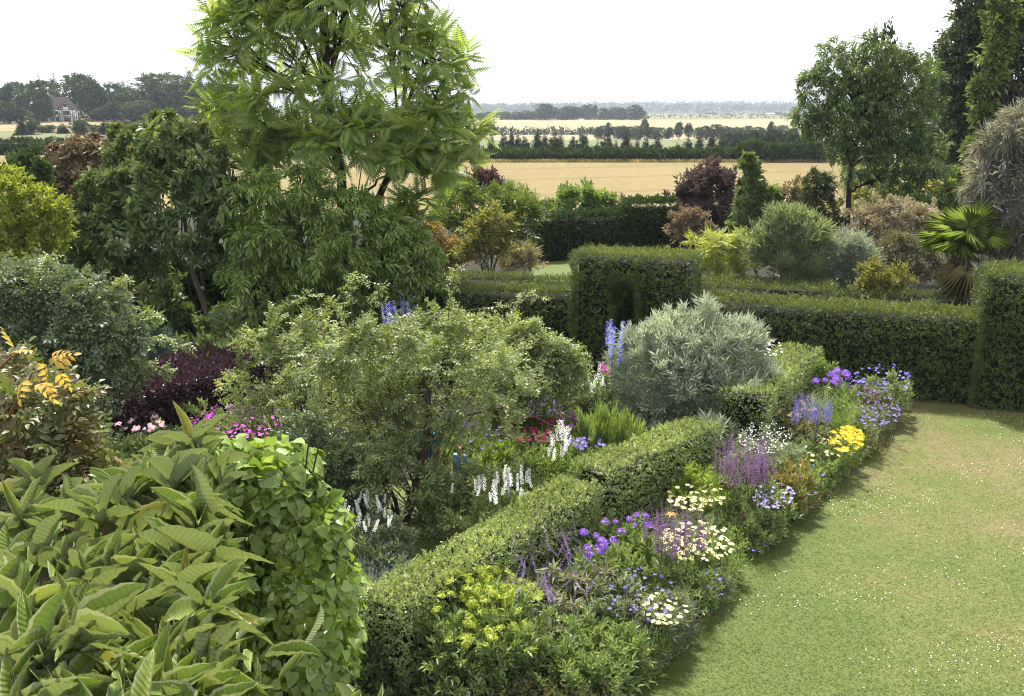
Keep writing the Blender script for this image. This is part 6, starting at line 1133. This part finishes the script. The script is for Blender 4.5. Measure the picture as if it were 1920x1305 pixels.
# ------------------------------------------------------------------ two visitors half hidden by the roses
def skin_obj(name, verts, edges, radii, mat, parent, sub=2, root=0):
    me = bpy.data.meshes.new(name); me.from_pydata([tuple(map(float, v)) for v in verts], edges, []); o = link(name, me, parent); me.materials.append(mat)
    md = o.modifiers.new("skin", 'SKIN'); md.use_smooth_shade = True; sk = me.skin_vertices[0].data if len(me.skin_vertices) else None
    if sk is None: me.attributes.new("skin", 'FLOAT', 'POINT')
    for i, rr in enumerate(radii): me.skin_vertices[0].data[i].radius = (rr, rr) if not isinstance(rr, tuple) else rr; me.skin_vertices[0].data[i].use_root = (i == root)
    sb = o.modifiers.new("sub", 'SUBSURF'); sb.levels = sub; sb.render_levels = sub; return o
SKIN_M = solid("skin", (206, 158, 130), (196, 146, 118), .6, 6, .55, .05)
def person(label, px, Y, H, top_c, low_c, hair_c, turn, lean=0.):
    p = D(px, 900, Y); o = thing("person", label, "person", (p[0], Y, 0.03)); o.rotation_euler = (0, 0, turn); k = H / 1.7
    J = dict(pel=(0, 0, .95), wai=(0, .0, 1.08), che=(0, -lean * .5, 1.28), nec=(0, -lean * .9, 1.46), hd0=(0, -lean - .01, 1.53), hd1=(0, -lean - .02, 1.60), hd2=(0, -lean - .01, 1.67))
    V = [J[n] for n in ("pel", "wai", "che", "nec", "hd0", "hd1", "hd2")]; E = [(i, i + 1) for i in range(6)]; R = [(.14, .11), (.12, .10), (.14, .10), .055, .07, .085, .06]
    def add(par, pts, rs):
        last = par
        for q, rr in zip(pts, rs): V.append(q); R.append(rr); E.append((last, len(V) - 1)); last = len(V) - 1
        return last
    for s in (-1, 1):
        add(0, [(s * .09, 0, .86), (s * .10, -.01, .5), (s * .10, .01, .12), (s * .10, -.02, .05), (s * .10, -.14, .035)], [.085, .06, .042, .04, .032])
        h = add(2, [(s * .17, -lean * .6, 1.40), (s * .22, .03 - lean * .6, 1.14), (s * .20, -.12 - lean * .5, .95), (s * .20, -.18 - lean * .5, .90)], [.055, .042, .032, .03])
        for f in range(5): add(h, [(s * (.17 + .018 * f), -.21 - lean * .5, .89 - .006 * f), (s * (.17 + .018 * f), -.25 - lean * .5 + .02 * (f == 0), .86 - .004 * f)], [.010, .008])
    V = [(x * k, y * k, z * k) for x, y, z in V]; sc = lambda rs: [tuple(q * k for q in rr) if isinstance(rr, tuple) else rr * k for rr in rs]
    skin_obj("body", V, E, sc(R), SKIN_M, o)
    tv = [J["pel"], J["wai"], J["che"], (0, -lean * .85, 1.42)] + [q for s in (-1, 1) for q in ((s * .17, -lean * .6, 1.40), (s * .21, .02 - lean * .6, 1.22))] + [(0, 0, .80)]
    tv = [(x * k, y * k, z * k) for x, y, z in tv]
    skin_obj("shirt", tv, [(0, 1), (1, 2), (2, 3), (2, 4), (4, 5), (2, 6), (6, 7), (0, 8)], sc([(.18, .14), (.155, .13), (.17, .13), .08, .078, .07, .078, .07, (.19, .15)]), top_c, o)
    lv = [(0, 0, .9)] + [q for s in (-1, 1) for q in ((s * .10, 0, .82), (s * .105, -.01, .5), (s * .105, .01, .12))]; lv = [(x * k, y * k, z * k) for x, y, z in lv]
    skin_obj("trousers", lv, [(0, 1), (1, 2), (2, 3), (0, 4), (4, 5), (5, 6)], sc([(.16, .13), .11, .085, .07, .11, .085, .07]), low_c, o)
    hv = [(0, -lean - .01, 1.675), (0, -lean + .04, 1.61), (0, -lean + .07, 1.50)]; skin_obj("hair", [(x * k, y * k, z * k) for x, y, z in hv], [(0, 1), (1, 2)], sc([.095, .098, .07]), hair_c, o)
    fc_ = Geo()
    for s in (-1, 1): fc_.box((s * .03 * k, (-lean - .1) * k, 1.605 * k), (.012 * k, .008, .006 * k))
    fc_.obj("eyes", solid("eye_dark", (50, 40, 36)), o); n_ = Geo(); n_.add(np.array([(-.012, -lean - .095, 1.57), (.012, -lean - .095, 1.57), (0, -lean - .125, 1.572), (0, -lean - .098, 1.605)]) * k, [[0, 1, 2], [1, 3, 2], [3, 0, 2]]); n_.obj("nose", SKIN_M, o); m_ = Geo(); m_.box((0, (-lean - .085) * k, 1.535 * k), (.022 * k, .006, .006 * k)); m_.obj("mouth", solid("lips", (170, 100, 92)), o)
    return o
person("person in a bright blue top half hidden behind the rose trunk", 803, 15.75, 1.5, solid("bright_blue_cloth", (40, 140, 196), (30, 120, 180), .75, 9, .8, .2), solid("blue_cloth_lower", (50, 120, 170), (40, 100, 150), .6, 9, .8, .2), solid("hair_grey", (120, 110, 100)), .4)
person("smaller person in a pale blue top with brown hair beside the rose trunk", 866, 15.75, 1.08, solid("pale_blue_cloth", (160, 200, 224), (140, 184, 212), .75, 9, .8, .2), solid("white_cloth", (206, 210, 214), (190, 196, 204), .7, 9, .8, .2), solid("hair_brown", (122, 78, 54), (100, 62, 44), .5, 12), -.5, .08)
# ------------------------------------------------------------------ the hazy air
hz_m = bpy.data.materials.new("hazy_air"); hz_m.use_nodes = True; N = hz_m.node_tree.nodes; N.clear(); ou = N.new("ShaderNodeOutputMaterial"); pv = N.new("ShaderNodeVolumePrincipled")
pv.inputs["Color"].default_value = (.80, .87, 1.0, 1); pv.inputs["Density"].default_value = 1.5e-4; pv.inputs["Anisotropy"].default_value = .0; hz_m.node_tree.links.new(pv.outputs[0], ou.inputs["Volume"])
g = Geo().box((0, 6450, 36), (18000, 6650, 45.5)); hz = g.obj("haze", hz_m, None, "stuff"); tag(hz, "pale blue summer haze over the far fields and hills", "haze")
